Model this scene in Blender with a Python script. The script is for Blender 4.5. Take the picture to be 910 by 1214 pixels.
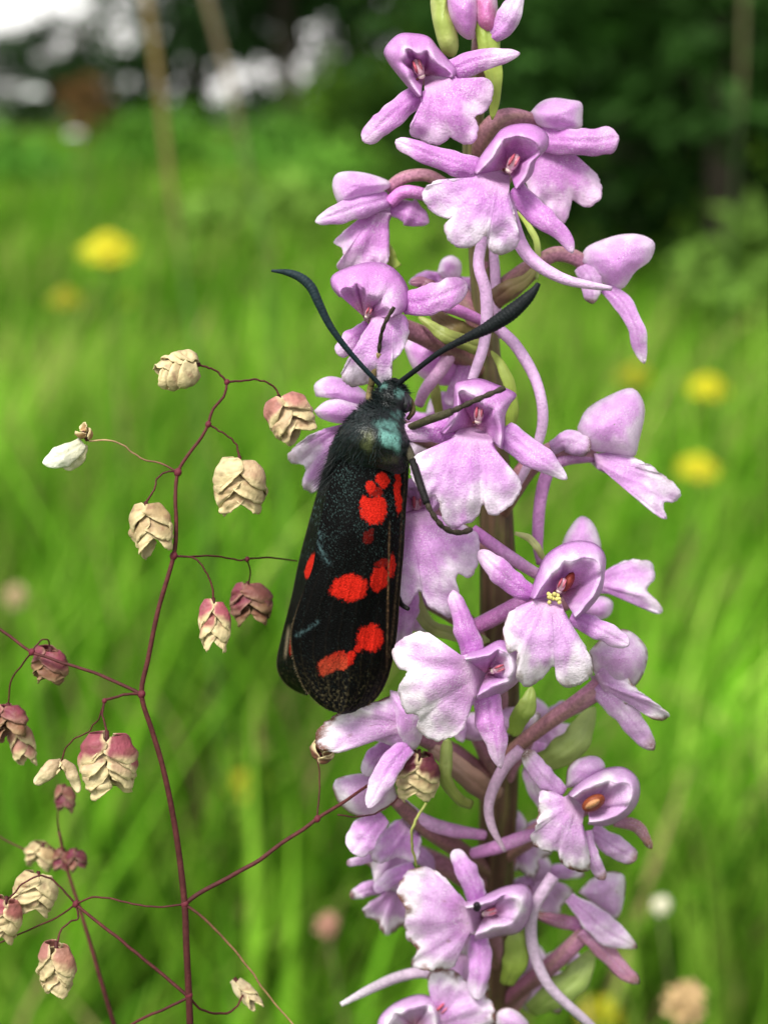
import bpy, math, random
import numpy as np
from mathutils import Vector, Matrix, noise

for o in list(bpy.data.objects):
    bpy.data.objects.remove(o)
random.seed(7)
rng = np.random.default_rng(11)
scene = bpy.context.scene
C = scene.collection

# ------------------------------------------------------------------ camera, sky, sun, exposure
EYE = Vector((0.0, 0.0, 0.35))           # lens 35 cm above the turf
PITCH = math.radians(13.7)               # looking slightly down
FOCUS = 0.100                            # metres to the moth
cam_d = bpy.data.cameras.new('camera')
cam = bpy.data.objects.new('camera', cam_d)
C.objects.link(cam)
cam.location = EYE
cam.rotation_euler = (math.pi / 2 - PITCH, 0, 0)
cam_d.sensor_fit = 'VERTICAL'
cam_d.sensor_height = 24.0
cam_d.lens = 24.0 * 2000 / 1214
cam_d.clip_start = 0.004
cam_d.clip_end = 2000
cam_d.dof.use_dof = True
cam_d.dof.focus_distance = FOCUS
cam_d.dof.aperture_fstop = 24.0
scene.camera = cam

world = bpy.data.worlds.new('World')
scene.world = world
world.use_nodes = True
wn = world.node_tree
bg = wn.nodes['Background']
sky = wn.nodes.new('ShaderNodeTexSky')
sky.sky_type = 'NISHITA'
sky.sun_disc = False
SUN_EL, SUN_AZ = math.radians(54), math.radians(-150)   # azimuth measured from +Y, clockwise seen from above
sky.sun_elevation = SUN_EL
sky.sun_rotation = SUN_AZ
sky.air_density = 2.0
sky.dust_density = 0.5
hs = wn.nodes.new('ShaderNodeHueSaturation')
hs.inputs['Saturation'].default_value = 0.10            # thin overcast: the blue is veiled
wn.links.new(sky.outputs[0], hs.inputs['Color'])
wn.links.new(hs.outputs[0], bg.inputs['Color'])
bg.inputs['Strength'].default_value = 0.095

sun_d = bpy.data.lights.new('sun', 'SUN')
sun_d.energy = 2.6
sun_d.angle = math.radians(20)
sun_d.color = (1.0, 0.965, 0.9)
sun = bpy.data.objects.new('sun', sun_d)
C.objects.link(sun)
sdir = Vector((math.sin(SUN_AZ) * math.cos(SUN_EL), math.cos(SUN_AZ) * math.cos(SUN_EL), math.sin(SUN_EL)))
sun.rotation_euler = sdir.to_track_quat('Z', 'Y').to_euler()
sun.location = (0, 0, 3)

scene.view_settings.view_transform = 'Standard'
scene.view_settings.look = 'None'
scene.view_settings.gamma = 1.0
scene.view_settings.use_curve_mapping = False
scene.view_settings.exposure = 1.18
scene.render.engine = 'CYCLES'

# ------------------------------------------------------------------ frames of reference
RX = Vector((1, 0, 0))
UP = Vector((0, math.sin(PITCH), math.cos(PITCH)))
FW = Vector((0, math.cos(PITCH), -math.sin(PITCH)))
RXn, UPn, FWn, EYEn = (np.array(v) for v in (RX, UP, FW, EYE))


def lean_back(x, y):
    """the lower part of the orchid stands a little further from the lens (the spike leans towards it)"""
    t = np.clip((np.asarray(x, float) - 395) / 90, 0, 1)
    return 0.013 * np.maximum(0, np.asarray(y, float) - 780) * t * t * (3 - 2 * t)


def K(p):
    """(x, y, depth) of the plant layout -> world metres; depth in mm behind the moth's plane."""
    x, y, d = p
    d = d + lean_back(x, y)
    s = 5e-5 * (1 + d / 100.0)
    return EYE + FW * (FOCUS + d * 1e-3) + RX * ((x - 455) * s) + UP * ((607 - y) * s)


def KA(a):
    a = np.array(a, float)[:, :3]
    a[:, 2] += lean_back(a[:, 0], a[:, 1])
    s = 5e-5 * (1 + a[:, 2:3] / 100.0)
    return EYEn + FWn * (FOCUS + a[:, 2:3] * 1e-3) + RXn * ((a[:, 0:1] - 455) * s) + UPn * ((607 - a[:, 1:2]) * s)


def RAY(x, y, dist):
    """a point of the meadow seen in direction (x, y) at a horizontal distance in metres"""
    v = FW + RX * ((x - 455) / 2000) + UP * ((607 - y) / 2000)
    return EYE + v * (dist / v.y)


# ------------------------------------------------------------------ objects
def tag(o, label=None, cat=None, group=None, kind=None):
    if label: o['label'] = label
    if cat: o['category'] = cat
    if group: o['group'] = group
    if kind: o['kind'] = kind
    return o


def empty(name, loc, label, cat, group=None):
    o = bpy.data.objects.new(name, None)
    o.empty_display_size = 0.01
    C.objects.link(o)
    o.location = loc
    o['worg'] = list(loc)
    return tag(o, label, cat, group)


def obj(name, verts, faces, mat, parent=None, origin=None, cols=None, smooth=True, solid=None):
    verts = np.asarray(verts, float)
    if origin is None:
        origin = verts.mean(axis=0)
    origin = np.asarray(origin, float)
    me = bpy.data.meshes.new(name)
    loc = verts - origin
    if isinstance(faces, np.ndarray):
        n, k = faces.shape
        me.vertices.add(len(loc)); me.vertices.foreach_set('co', loc.astype(np.float32).ravel())
        me.loops.add(n * k); me.loops.foreach_set('vertex_index', faces.astype(np.int32).ravel())
        me.polygons.add(n)
        me.polygons.foreach_set('loop_start', np.arange(0, n * k, k, dtype=np.int32))
        me.polygons.foreach_set('loop_total', np.full(n, k, dtype=np.int32))
        me.update(calc_edges=True)
    else:
        me.from_pydata(loc.tolist(), [], faces)
        me.update()
    if smooth:
        me.polygons.foreach_set('use_smooth', np.ones(len(me.polygons), dtype=bool))
    if cols is not None:
        cols = np.asarray(cols, float)
        if cols.shape[1] == 3:
            cols = np.hstack([cols, np.ones((len(cols), 1))])
        ca = me.color_attributes.new('Col', 'FLOAT_COLOR', 'POINT')
        ca.data.foreach_set('color', cols.astype(np.float32).ravel())
    me.materials.append(mat)
    o = bpy.data.objects.new(name, me)
    C.objects.link(o)
    o['worg'] = list(origin)
    if parent is not None:
        o.parent = parent
        o.location = Vector(origin) - Vector(parent['worg'])
    else:
        o.location = Vector(origin)
    if solid:
        m = o.modifiers.new('thickness', 'SOLIDIFY')
        m.thickness = solid * 1e-3
        m.offset = 0
    return o


# ------------------------------------------------------------------ materials
def material(name, rough=0.6, trans=0.0, bump=0.0, bump_scale=9000, mottle=0.12, mottle_scale=1500, color=None,
             spec=0.35, sheen=0.0, metallic=0.0, coat=0.0, glint=0.0, glint_scale=15000):
    m = bpy.data.materials.new(name)
    m.use_nodes = True
    nt = m.node_tree
    N, L = nt.nodes, nt.links
    p = N['Principled BSDF']
    out = N['Material Output']
    tc = N.new('ShaderNodeTexCoord')
    if color is None:
        a = N.new('ShaderNodeVertexColor'); a.layer_name = 'Col'
        src = a.outputs['Color']
    else:
        r = N.new('ShaderNodeRGB'); r.outputs[0].default_value = (*color, 1)
        src = r.outputs[0]
    nz = N.new('ShaderNodeTexNoise'); nz.inputs['Scale'].default_value = mottle_scale
    nz.inputs['Detail'].default_value = 4
    L.new(tc.outputs['Object'], nz.inputs['Vector'])
    mr = N.new('ShaderNodeMapRange')
    mr.inputs[1].default_value = 0.25; mr.inputs[2].default_value = 0.75
    mr.inputs[3].default_value = 1 - mottle; mr.inputs[4].default_value = 1 + mottle
    L.new(nz.outputs[0], mr.inputs[0])
    mx = N.new('ShaderNodeMix'); mx.data_type = 'RGBA'; mx.blend_type = 'MULTIPLY'
    mx.inputs[0].default_value = 1.0
    L.new(src, mx.inputs[6]); L.new(mr.outputs[0], mx.inputs[7])
    col = mx.outputs[2]
    if glint:                                            # sparkle painted into the base colour as scattered pale flecks
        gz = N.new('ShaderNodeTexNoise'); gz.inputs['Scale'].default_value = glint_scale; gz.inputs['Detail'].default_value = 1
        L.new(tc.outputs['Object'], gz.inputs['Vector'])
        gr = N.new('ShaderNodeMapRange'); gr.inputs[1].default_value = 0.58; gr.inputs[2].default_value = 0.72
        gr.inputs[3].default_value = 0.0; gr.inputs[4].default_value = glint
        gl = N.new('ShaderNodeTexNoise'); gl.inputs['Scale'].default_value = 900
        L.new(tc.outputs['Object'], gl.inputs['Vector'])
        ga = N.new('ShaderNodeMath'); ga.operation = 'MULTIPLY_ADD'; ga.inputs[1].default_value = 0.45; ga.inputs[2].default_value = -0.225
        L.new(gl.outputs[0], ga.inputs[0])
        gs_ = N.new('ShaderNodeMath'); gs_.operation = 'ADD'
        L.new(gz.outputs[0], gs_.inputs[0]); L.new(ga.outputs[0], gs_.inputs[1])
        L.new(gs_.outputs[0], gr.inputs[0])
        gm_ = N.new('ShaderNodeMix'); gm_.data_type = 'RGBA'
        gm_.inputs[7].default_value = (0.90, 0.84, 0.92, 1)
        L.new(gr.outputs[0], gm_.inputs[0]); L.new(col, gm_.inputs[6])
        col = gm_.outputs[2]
    L.new(col, p.inputs['Base Color'])
    p.inputs['Roughness'].default_value = rough
    p.inputs['Specular IOR Level'].default_value = spec
    p.inputs['Metallic'].default_value = metallic
    p.inputs['Coat Weight'].default_value = coat
    if sheen:
        p.inputs['Sheen Weight'].default_value = sheen
        p.inputs['Sheen Roughness'].default_value = 0.4
    if bump:
        b = N.new('ShaderNodeTexNoise'); b.inputs['Scale'].default_value = bump_scale
        b.inputs['Detail'].default_value = 2
        L.new(tc.outputs['Object'], b.inputs['Vector'])
        bn = N.new('ShaderNodeBump'); bn.inputs['Strength'].default_value = bump
        bn.inputs['Distance'].default_value = 0.6 / bump_scale
        L.new(b.outputs[0], bn.inputs['Height'])
        L.new(bn.outputs[0], p.inputs['Normal'])
    if trans:
        t = N.new('ShaderNodeBsdfTranslucent')
        L.new(col, t.inputs['Color'])
        ms = N.new('ShaderNodeMixShader'); ms.inputs[0].default_value = trans
        L.new(p.outputs[0], ms.inputs[1]); L.new(t.outputs[0], ms.inputs[2])
        L.new(ms.outputs[0], out.inputs['Surface'])
    return m


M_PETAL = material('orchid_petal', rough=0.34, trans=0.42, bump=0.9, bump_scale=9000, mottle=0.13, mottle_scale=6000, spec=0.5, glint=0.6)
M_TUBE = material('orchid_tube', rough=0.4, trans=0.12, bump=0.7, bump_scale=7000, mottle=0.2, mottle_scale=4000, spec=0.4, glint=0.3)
M_LEAFY = material('orchid_green', rough=0.45, trans=0.3, bump=0.3, bump_scale=5000, mottle=0.12, mottle_scale=1200)
M_COLUMN = material('orchid_column', rough=0.5, trans=0.15, mottle=0.35, mottle_scale=5000, bump=0.6, bump_scale=7000, spec=0.25)
M_SCALE = material('dry_lemma', rough=0.55, trans=0.22, bump=0.5, bump_scale=4000, mottle=0.16, mottle_scale=1800)
M_STALK = material('red_stalk', rough=0.6, mottle=0.3, mottle_scale=2500, bump=0.4, bump_scale=5000, spec=0.15)
M_WING = material('moth_wing', rough=0.55, bump=1.0, bump_scale=12000, mottle=0.45, mottle_scale=9000, spec=0.035)
M_FUR = material('moth_fur', rough=0.6, mottle=0.3, mottle_scale=3000, spec=0.2)
M_BODY = material('moth_body', rough=0.4, bump=0.9, bump_scale=9000, mottle=0.4, mottle_scale=5000, spec=0.35)
M_CHITIN = material('moth_chitin', rough=0.5, bump=0.7, bump_scale=9000, mottle=0.3, mottle_scale=6000, spec=0.09)
M_EYE = material('moth_eye', rough=0.22, color=(0.012, 0.011, 0.014), mottle=0.1, mottle_scale=3000, spec=0.5)
M_GRASS = material('meadow_grass', rough=0.75, trans=0.3, mottle=0.3, mottle_scale=5, spec=0.05)
M_LEAF = material('tree_leaf', rough=0.7, trans=0.2, mottle=0.25, mottle_scale=3, spec=0.06)
M_BARK = material('bark', rough=0.9, color=(0.07, 0.055, 0.04), mottle=0.4, mottle_scale=12, bump=0.6, bump_scale=40)
M_PLANT = material('background_plant', rough=0.6, trans=0.2, mottle=0.15, mottle_scale=60)


# ------------------------------------------------------------------ geometry helpers
def catmull(pts, n, closed=False):
    P = np.asarray(pts, float)
    if len(P) == 1:
        return np.repeat(P, n, axis=0)
    if len(P) == 2:
        t = np.linspace(0, 1, n)[:, None]
        return P[0] * (1 - t) + P[1] * t
    Q = np.vstack([2 * P[0] - P[1], P, 2 * P[-1] - P[-2]])
    seg = np.linalg.norm(np.diff(P[:, :2], axis=0), axis=1) + 1e-6
    cum = np.concatenate([[0], np.cumsum(seg)])
    tt = np.linspace(0, cum[-1], n)
    i = np.clip(np.searchsorted(cum, tt, side='right') - 1, 0, len(P) - 2)
    f = ((tt - cum[i]) / seg[i])[:, None]
    p0, p1, p2, p3 = Q[i], Q[i + 1], Q[i + 2], Q[i + 3]
    return 0.5 * (2 * p1 + (p2 - p0) * f + (2 * p0 - 5 * p1 + 4 * p2 - p3) * f ** 2 + (3 * p1 - p0 - 3 * p2 + p3) * f ** 3)


def grid_faces(nu, nv, wrap=False, off=0):
    i, j = np.meshgrid(np.arange(nu - 1), np.arange(nv if wrap else nv - 1), indexing='ij')
    j2 = (j + 1) % nv
    f = np.stack([i * nv + j, i * nv + j2, (i + 1) * nv + j2, (i + 1) * nv + j], axis=-1).reshape(-1, 4)
    return f + off


def smooth(a, b, x):
    t = np.clip((np.asarray(x, float) - a) / (b - a + 1e-9), 0, 1)
    return t * t * (3 - 2 * t)


def nz(P, scale, seed=0.0):
    return np.array([noise.noise(Vector((p[0] * scale + seed, p[1] * scale - seed * 1.7, p[2] * scale + 3.1 * seed))) for p in P])


def mixc(a, b, t):
    t = np.asarray(t, float)[:, None]
    return np.asarray(a, float) * (1 - t) + np.asarray(b, float) * t


def rel(pts, d0):
    return [(p[0], p[1], d0 + (p[2] if len(p) > 2 else 0.0)) for p in pts]


def tube_np(P, R, sides=10, cap=True):
    """P world points, R radii in metres -> verts, faces(list)"""
    P = np.asarray(P, float)
    R = np.asarray(R, float)
    n = len(P)
    T = np.gradient(P, axis=0)
    T /= np.linalg.norm(T, axis=1)[:, None] + 1e-12
    ref = np.array([0.3, -0.9, 0.2]); 
    if abs(np.dot(ref / np.linalg.norm(ref), T[0])) > 0.9: ref = np.array([1.0, 0.1, 0.0])
    A = np.zeros_like(P); a = ref
    for i in range(n):
        a = a - T[i] * np.dot(a, T[i]); a /= np.linalg.norm(a) + 1e-12
        A[i] = a
    B = np.cross(T, A)
    th = np.linspace(0, 2 * math.pi, sides, endpoint=False)
    V = P[:, None, :] + R[:, None, None] * (A[:, None, :] * np.cos(th)[None, :, None] + B[:, None, :] * np.sin(th)[None, :, None])
    V = V.reshape(-1, 3)
    F = grid_faces(n, sides, wrap=True).tolist()
    if cap:
        F.append(list(range(sides))[::-1]); F.append([(n - 1) * sides + k for k in range(sides)])
    return V, F


def ktube(pts, w, d0=0.0, n=24, sides=10, bump=0.0):
    """tube through layout points, widths in layout pixels (0.05 mm)"""
    P = catmull(rel(pts, d0), n)
    ww = np.interp(np.linspace(0, 1, n), np.linspace(0, 1, len(w)), w)
    W = KA(P)
    R = ww * 0.5 * 5e-5 * (1 + P[:, 2] / 100)
    if bump:
        R = R * (1 + bump * np.array([random.uniform(-1, 1) for _ in range(n)]))
    return tube_np(W, R, sides)


def join(*parts):
    V, F, off = [], [], 0
    for v, f in parts:
        V.append(np.asarray(v)); F += [[i + off for i in q] for q in f]; off += len(v)
    return np.vstack(V), F


def ball(center, rx, ry, rz, ang=0.0, nu=12, nv=16):
    """ellipsoid in the layout frame: center (x, y, d), radii in px, px, mm"""
    V, F = [], []
    for i in range(nu + 1):
        a = math.pi * i / nu
        for j in range(nv):
            b = 2 * math.pi * j / nv
            x, y, z = math.sin(a) * math.cos(b), math.cos(a), math.sin(a) * math.sin(b)
            X, Y = x * rx, y * ry
            X, Y = X * math.cos(ang) - Y * math.sin(ang), X * math.sin(ang) + Y * math.cos(ang)
            V.append((center[0] + X, center[1] + Y, center[2] + z * rz))
    return KA(V), grid_faces(nu + 1, nv, wrap=True).tolist()


# ------------------------------------------------------------------ the ground
gm = material('turf', rough=0.95, color=(0.040, 0.085, 0.012), mottle=0.5, mottle_scale=9, bump=0.5, bump_scale=30)
gx = np.linspace(-1, 1, 61); gx = np.sign(gx) * np.abs(gx) ** 3 * 600
gy = np.linspace(-0.4, 1, 71); gy = np.sign(gy) * np.abs(gy) ** 3 * 900
GV = np.array([(x, y, 0.0) for x in gx for y in gy])
far = np.clip((np.hypot(GV[:, 0], GV[:, 1]) - 0.6) / 3, 0, 1)
GV[:, 2] = far * 0.03 * np.array([noise.noise(Vector((v[0] * 0.35, v[1] * 0.35, 0))) for v in GV])
g = obj('ground', GV, grid_faces(61, 71), gm, origin=(0, 0, 0))
tag(g, 'green meadow turf under the grass', 'ground', kind='structure')

# ------------------------------------------------------------------ the orchid
STEM = [(566, -70), (570, 0), (570, 60), (560, 170), (571, 330), (583, 500), (590, 680), (592, 900), (586, 1100), (592, 1230)]


def stem_d(y):
    return 9.0 + (y - 500) * 0.009


orchid_base = K((592, 1230, stem_d(1230)))
orchid = empty('fragrant_orchid', (orchid_base.x + 0.004, orchid_base.y + 0.012, 0.0),
               'tall pink orchid spike crowded with lilac flowers, carrying the black and red moth', 'orchid')

FRESH = dict(main=(0.66, 0.29, 0.68), deep=(0.50, 0.12, 0.54), edge=(0.82, 0.64, 0.82), brown=0.12)
MID = dict(main=(0.68, 0.36, 0.72), deep=(0.52, 0.15, 0.56), edge=(0.86, 0.78, 0.87), brown=0.35)
OLD = dict(main=(0.68, 0.42, 0.71), deep=(0.48, 0.17, 0.50), edge=(0.88, 0.84, 0.87), brown=1.0)
BROWN = np.array((0.20, 0.075, 0.045))


def petal_cols(P, edge, pal, seed, inner=None):
    """edge: 0 at the base .. 1 at the free margin"""
    e = np.clip(edge, 0, 1)
    n1 = nz(P, 0.030, seed); n2 = nz(P, 0.012, seed + 5); n3 = nz(P, 0.11, seed + 9)
    c = mixc(pal['deep'], pal['main'], smooth(0.0, 0.45, e + 0.12 * n2))  # deep: darker throat colour, saturated further to paint shade into recesses
    k = smooth(0.50, 0.98, e + 0.40 * n1 + 0.22 * n3)
    c = c * (1 - k[:, None] * 0.85) + np.asarray(pal['edge']) * k[:, None] * 0.85
    c *= (1 + 0.10 * n3)[:, None]
    if pal['brown']:
        b = smooth(0.30, 0.50, n1 * 0.6 + n3 * 0.7 + (e - 0.93) * 3.2 + 0.26 * pal['brown']) * smooth(0.8, 0.98, e) * pal['brown']
        sp = smooth(0.66, 0.74, nz(P, 0.16, seed + 21)) * 0.55 * pal['brown']
        b = np.clip(b + sp, 0, 1)[:, None]
        c = c * (1 - b) + BROWN * b
    return np.clip(c, 0.005, 0.9)


SEED = [0.0]


def nseed():
    SEED[0] += 1.37
    return SEED[0]


def lip(parent, base, outline, d0, pal, fwd=1.3, droop=2.6, side=0.9, wave=0.28, name='lip', nv=120, nu=24):
    """three-lobed lip: free margin as a row of points, joined to a short base line"""
    sd = nseed()
    E = catmull([(p[0], p[1]) for p in outline], nv)
    rag = np.array([noise.noise(Vector((p[0] * 0.16, p[1] * 0.16, sd))) for p in E])
    B = catmull([base[0], base[1]], nv)
    cen = E.mean(axis=0)
    E = E + (E - cen) / (np.linalg.norm(E - cen, axis=1)[:, None] + 1e-6) * (rag * 2.2 + 1.3 * np.array([noise.noise(Vector((p[0] * 0.5, p[1] * 0.5, sd + 7))) for p in E]))[:, None]
    s = np.linspace(-1, 1, nv)
    L = np.linalg.norm(E - B, axis=1); Lm = L.max()
    P, ed = [], []
    bm = B.mean(axis=0); away = bm - cen; away /= np.linalg.norm(away) + 1e-6
    tb = np.linalg.norm(B[-1] - B[0])
    for t in np.linspace(1, 0, 6)[:-1]:                  # claw of the lip, running back into the throat
        q = bm + (B - bm) * (1 - 0.45 * t) + away * (0.42 * tb * t)
        P.append(np.column_stack([q, np.full(nv, d0 + 2.3 * math.sin(t * math.pi / 2)) + 0.5 * (1 - s ** 2) * t])); ed.append(np.full(nv, 0.0))
    for i in range(nu):
        r = i / (nu - 1)
        q = B + (E - B) * r
        rl = r * L / Lm
        d = d0 - fwd * rl * 1.6 + droop * rl ** 2 + side * s ** 2 * r
        d = d + wave * np.sin(s * 7.5 + sd) * r ** 2 + 0.22 * np.array([noise.noise(Vector((a[0] * .05, a[1] * .05, sd))) for a in q]) * (0.3 + r)
        d = d - 0.35 * np.exp(-(s / 0.16) ** 2) * r * (1 - r) * 2
        # radial pleats that deepen towards the margin, and a crisped edge
        d = d + 0.16 * np.array([noise.noise(Vector((k * 6.5, r * 1.2, sd + 2))) for k in s]) * r
        d = d + 0.30 * np.array([noise.noise(Vector((k * 11.0, 0.5, sd + 4))) for k in s]) * smooth(0.72, 1.0, r)
        P.append(np.column_stack([q, d])); ed.append(np.full(nv, r) * (0.5 + 0.5 * smooth(0, 0.3, L / Lm)))
    P = np.vstack(P); ed = np.concatenate(ed)
    c = petal_cols(P, ed, pal, sd)
    # fine darker veins fanning out from the throat
    sv = np.tile(s, nu + 5); rv = np.clip(ed * 1.3, 0, 1)
    vn = np.abs(np.sin(sv * 9.5 + 0.9 * nz(P, 0.03, sd + 40)))
    vk = (np.exp(-(vn / 0.22) ** 2) * smooth(0.05, 0.3, ed) * (1 - smooth(0.6, 0.95, ed)))[:, None] * 0.32
    c = c * (1 - vk) + np.asarray(pal['deep']) * vk
    # pale throat
    th = (1 - smooth(0.0, 0.28, ed))[:, None] * 0.6
    c = c * (1 - th) + np.array((0.78, 0.58, 0.74)) * th
    return obj(name, KA(P), grid_faces(nu + 5, nv), M_PETAL, parent, cols=c, solid=0.07)


def blade(parent, pts, w, d0, pal, curl=1.0, name='sepal', n=28, nv=15, flip=1, twist=0.0, mat=None, cols=None, ripple=0.12):
    """narrow petal, cross-section an arc (curl in radians; negative = hollow towards the viewer)"""
    sd = nseed()
    Q = catmull(rel(pts, d0), n)
    u = np.linspace(0, 1, n)
    ww = np.interp(u, np.linspace(0, 1, len(w)), w).astype(float)
    ww = np.convolve(np.pad(ww, 2, mode='edge'), np.ones(5) / 5, mode='valid')
    endr = np.sqrt(np.clip(1 - np.clip((u - 0.88) / 0.12, 0, 1) ** 2, 0.02, 1))
    ww = ww * np.minimum(1, np.maximum(endr, 0.12))
    Q[:, 0] += 1.5 * np.array([noise.noise(Vector((k * 3, 0, sd))) for k in u]); Q[:, 2] += 0.25 * np.array([noise.noise(Vector((k * 3, 5, sd))) for k in u])
    W = KA(Q)
    T = np.gradient(W, axis=0); T /= np.linalg.norm(T, axis=1)[:, None] + 1e-12
    nref = -FWn
    V, ed, PP = [], [], []
    for i in range(n):
        a = twist * u[i]
        nn = nref * math.cos(a) + np.cross(T[i], nref) * math.sin(a)
        S = np.cross(T[i], nn); S /= np.linalg.norm(S) + 1e-12
        Nn = np.cross(S, T[i])
        half = ww[i] * 0.5 * 5e-5 * (1 + Q[i, 2] / 100)
        c = curl
        for j in range(nv):
            v = -1 + 2 * j / (nv - 1)
            if abs(c) > 1e-3:
                rad = half / math.sin(min(abs(c), math.pi / 2))
                x = rad * math.sin(abs(c) * v); z = rad * (math.cos(abs(c) * v) - 1) * (1 if c > 0 else -1)
            else:
                x, z = half * v, 0
            z -= 0.10 * half * math.exp(-(v / 0.12) ** 2) * (1 if c > 0 else -1)
            z += 1.5 * ripple * half * noise.noise(Vector((u[i] * 5, v * 1.5, sd)))
            x *= 1 + 0.20 * noise.noise(Vector((u[i] * 6, 3.3 + (v > 0) * 5, sd)))
            V.append(W[i] + S * x + Nn * z)
            ed.append(max(0.25 + 0.7 * u[i] ** 1.5, 0.25 + 0.6 * abs(v) ** 5))
            PP.append((Q[i, 0] + v * ww[i] * .5, Q[i, 1] + v * 3, Q[i, 2] * 20))
    c = cols if cols is not None else petal_cols(np.array(PP), np.array(ed), pal, sd)
    if cols is None:
        vv = np.tile(np.linspace(-1, 1, nv), n); uu_ = np.repeat(u, nv)
        vk = (np.maximum(np.exp(-(vv / 0.10) ** 2), 0.7 * np.exp(-((np.abs(vv) - 0.5) / 0.09) ** 2)) * (1 - smooth(0.7, 1.0, uu_)))[:, None] * 0.40
        c = c * (1 - vk) + np.asarray(pal['deep']) * vk
        if pal['brown'] >= 0.8:                          # withered tips
            bk = (smooth(0.84, 0.97, uu_ + 0.08 * nz(np.array(PP), 0.08, sd + 3)) * 0.85)[:, None]
            c = c * (1 - bk) + BROWN * 0.8 * bk
    if isinstance(cols, tuple):
        k = smooth(0.1, 0.95, np.repeat(u, nv))
        c = mixc(cols[0], cols[1], k) * (1 + 0.12 * nz(np.array(PP), 0.05, sd))[:, None]
    return obj(name, np.array(V), grid_faces(n, nv), mat or M_PETAL, parent, cols=c, solid=0.06)


def hood(parent, outer, rim, centre, d0, pal, deep=2.6, name='hood', nv=44, back=1.4):
    """helmet of the upper sepal and petals: roof from the outer outline to the front rim, then inwards to the throat"""
    sd = nseed()
    A = catmull(outer, nv); B = catmull(rim, nv)
    sv = np.linspace(-1, 1, nv)
    seam = np.exp(-((np.abs(sv) - 0.36) / 0.07) ** 2)     # where the two petals meet the upper sepal
    B = B + (A - B) * (0.16 * seam + 0.18 * np.array([noise.noise(Vector((k * 6, 1.5, sd))) for k in sv]))[:, None]
    Cn = np.array(centre, float)
    rows = []
    for t in np.linspace(0, 1, 7):                       # roof
        q = A * (1 - t) + B * t
        d = d0 + back * (1 - t) ** 1.3 - 0.30 * math.sin(math.pi * t) - 0.75 * t
        rows.append((q, np.full(nv, d) + 0.35 * seam * t + 0.3 * t * np.array([noise.noise(Vector((k * 3.5, 4.5, sd))) for k in sv]), 0.30 + 0.45 * t))
    dr = rows[-1][1]
    for t in np.linspace(0, 1, 10):                  # inside
        q = B * (1 - t * 0.96) + Cn * t * 0.96
        d = dr + 0.06 + deep * math.sin(t * math.pi / 2) ** 1.2
        rows.append((q, d, 0.72 - 0.72 * t))
    P, ed = [], []
    for q, d, e in rows:
        w = 0.25 * np.array([noise.noise(Vector((a[0] * .05, a[1] * .05, sd))) for a in q])
        P.append(np.column_stack([q, d + w])); ed.append(np.full(nv, e))
    P = np.vstack(P); ed = np.concatenate(ed)
    c = petal_cols(P, ed, pal, sd)
    tin = np.repeat(np.concatenate([np.zeros(7), np.linspace(0.0, 1, 10)]), nv)
    k = smooth(0.25, 1.0, tin)[:, None] * 0.75
    c = c * (1 - k) + np.array((0.70, 0.36, 0.46)) * k
    fa = np.vstack([grid_faces(7, nv), grid_faces(10, nv, off=7 * nv)])
    return obj(name, KA(P), fa, M_PETAL, parent, cols=c, solid=0.05)


def shell(parent, outline, d0, bulge, pal, name='hood', nv=40, nu=10, back=True):
    """hollow helmet seen from the side: outline swollen towards and away from the viewer"""
    sd = nseed()
    pts = list(outline) + [outline[0]]
    E = catmull([(p[0], p[1]) for p in pts], nv + 1)[:-1]
    cen = E.mean(axis=0)
    P, ed = [], []
    rr = np.linspace(1, 0.02, nu)
    seq = [(r, -1) for r in rr[::-1]] + ([(r, 1) for r in rr[1:]] if back else [])
    for r, sgn in seq:
        q = cen + (E - cen) * r
        d = d0 + sgn * bulge * (1 - r ** 2.2) ** 0.75
        w = 0.3 * np.array([noise.noise(Vector((a[0] * .045, a[1] * .045, sd + sgn))) for a in q])
        P.append(np.column_stack([q, d + w * (1 - r * 0.4)])); ed.append(np.full(nv, 0.3 + 0.7 * r ** 2))
    P = np.vstack(P); ed = np.concatenate(ed)
    c = petal_cols(P, ed, pal, sd)
    return obj(name, KA(P), grid_faces(len(seq), nv, wrap=True), M_PETAL, parent, cols=c)


def tcol(V, a, b, n, sides, seed, amt=0.15):
    k = np.repeat(np.linspace(0, 1, n), sides)
    c = mixc(a, b, k)
    return c * (1 + amt * nz(np.asarray(V) * 1000, 1.3, seed))[:, None]


def spur(parent, pts, w, d0, a=(0.60, 0.30, 0.60), b=(0.66, 0.46, 0.68), name='spur'):
    n, s = 30, 10
    V, F = ktube(pts, w, d0, n, s, bump=0.015)
    return obj(name, V, F, M_TUBE, parent, cols=tcol(V, a, b, n, s, nseed()))


def bract(pts, w, d0, a=(0.30, 0.34, 0.07), b=(0.44, 0.50, 0.12), curl=0.7, name='bract'):
    return blade(orchid, pts, w, d0, None, curl=curl, name=name, mat=M_LEAFY, cols=(np.array(a), np.array(b)))


OV_A, OV_B = (0.26, 0.13, 0.10), (0.46, 0.20, 0.32)


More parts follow.
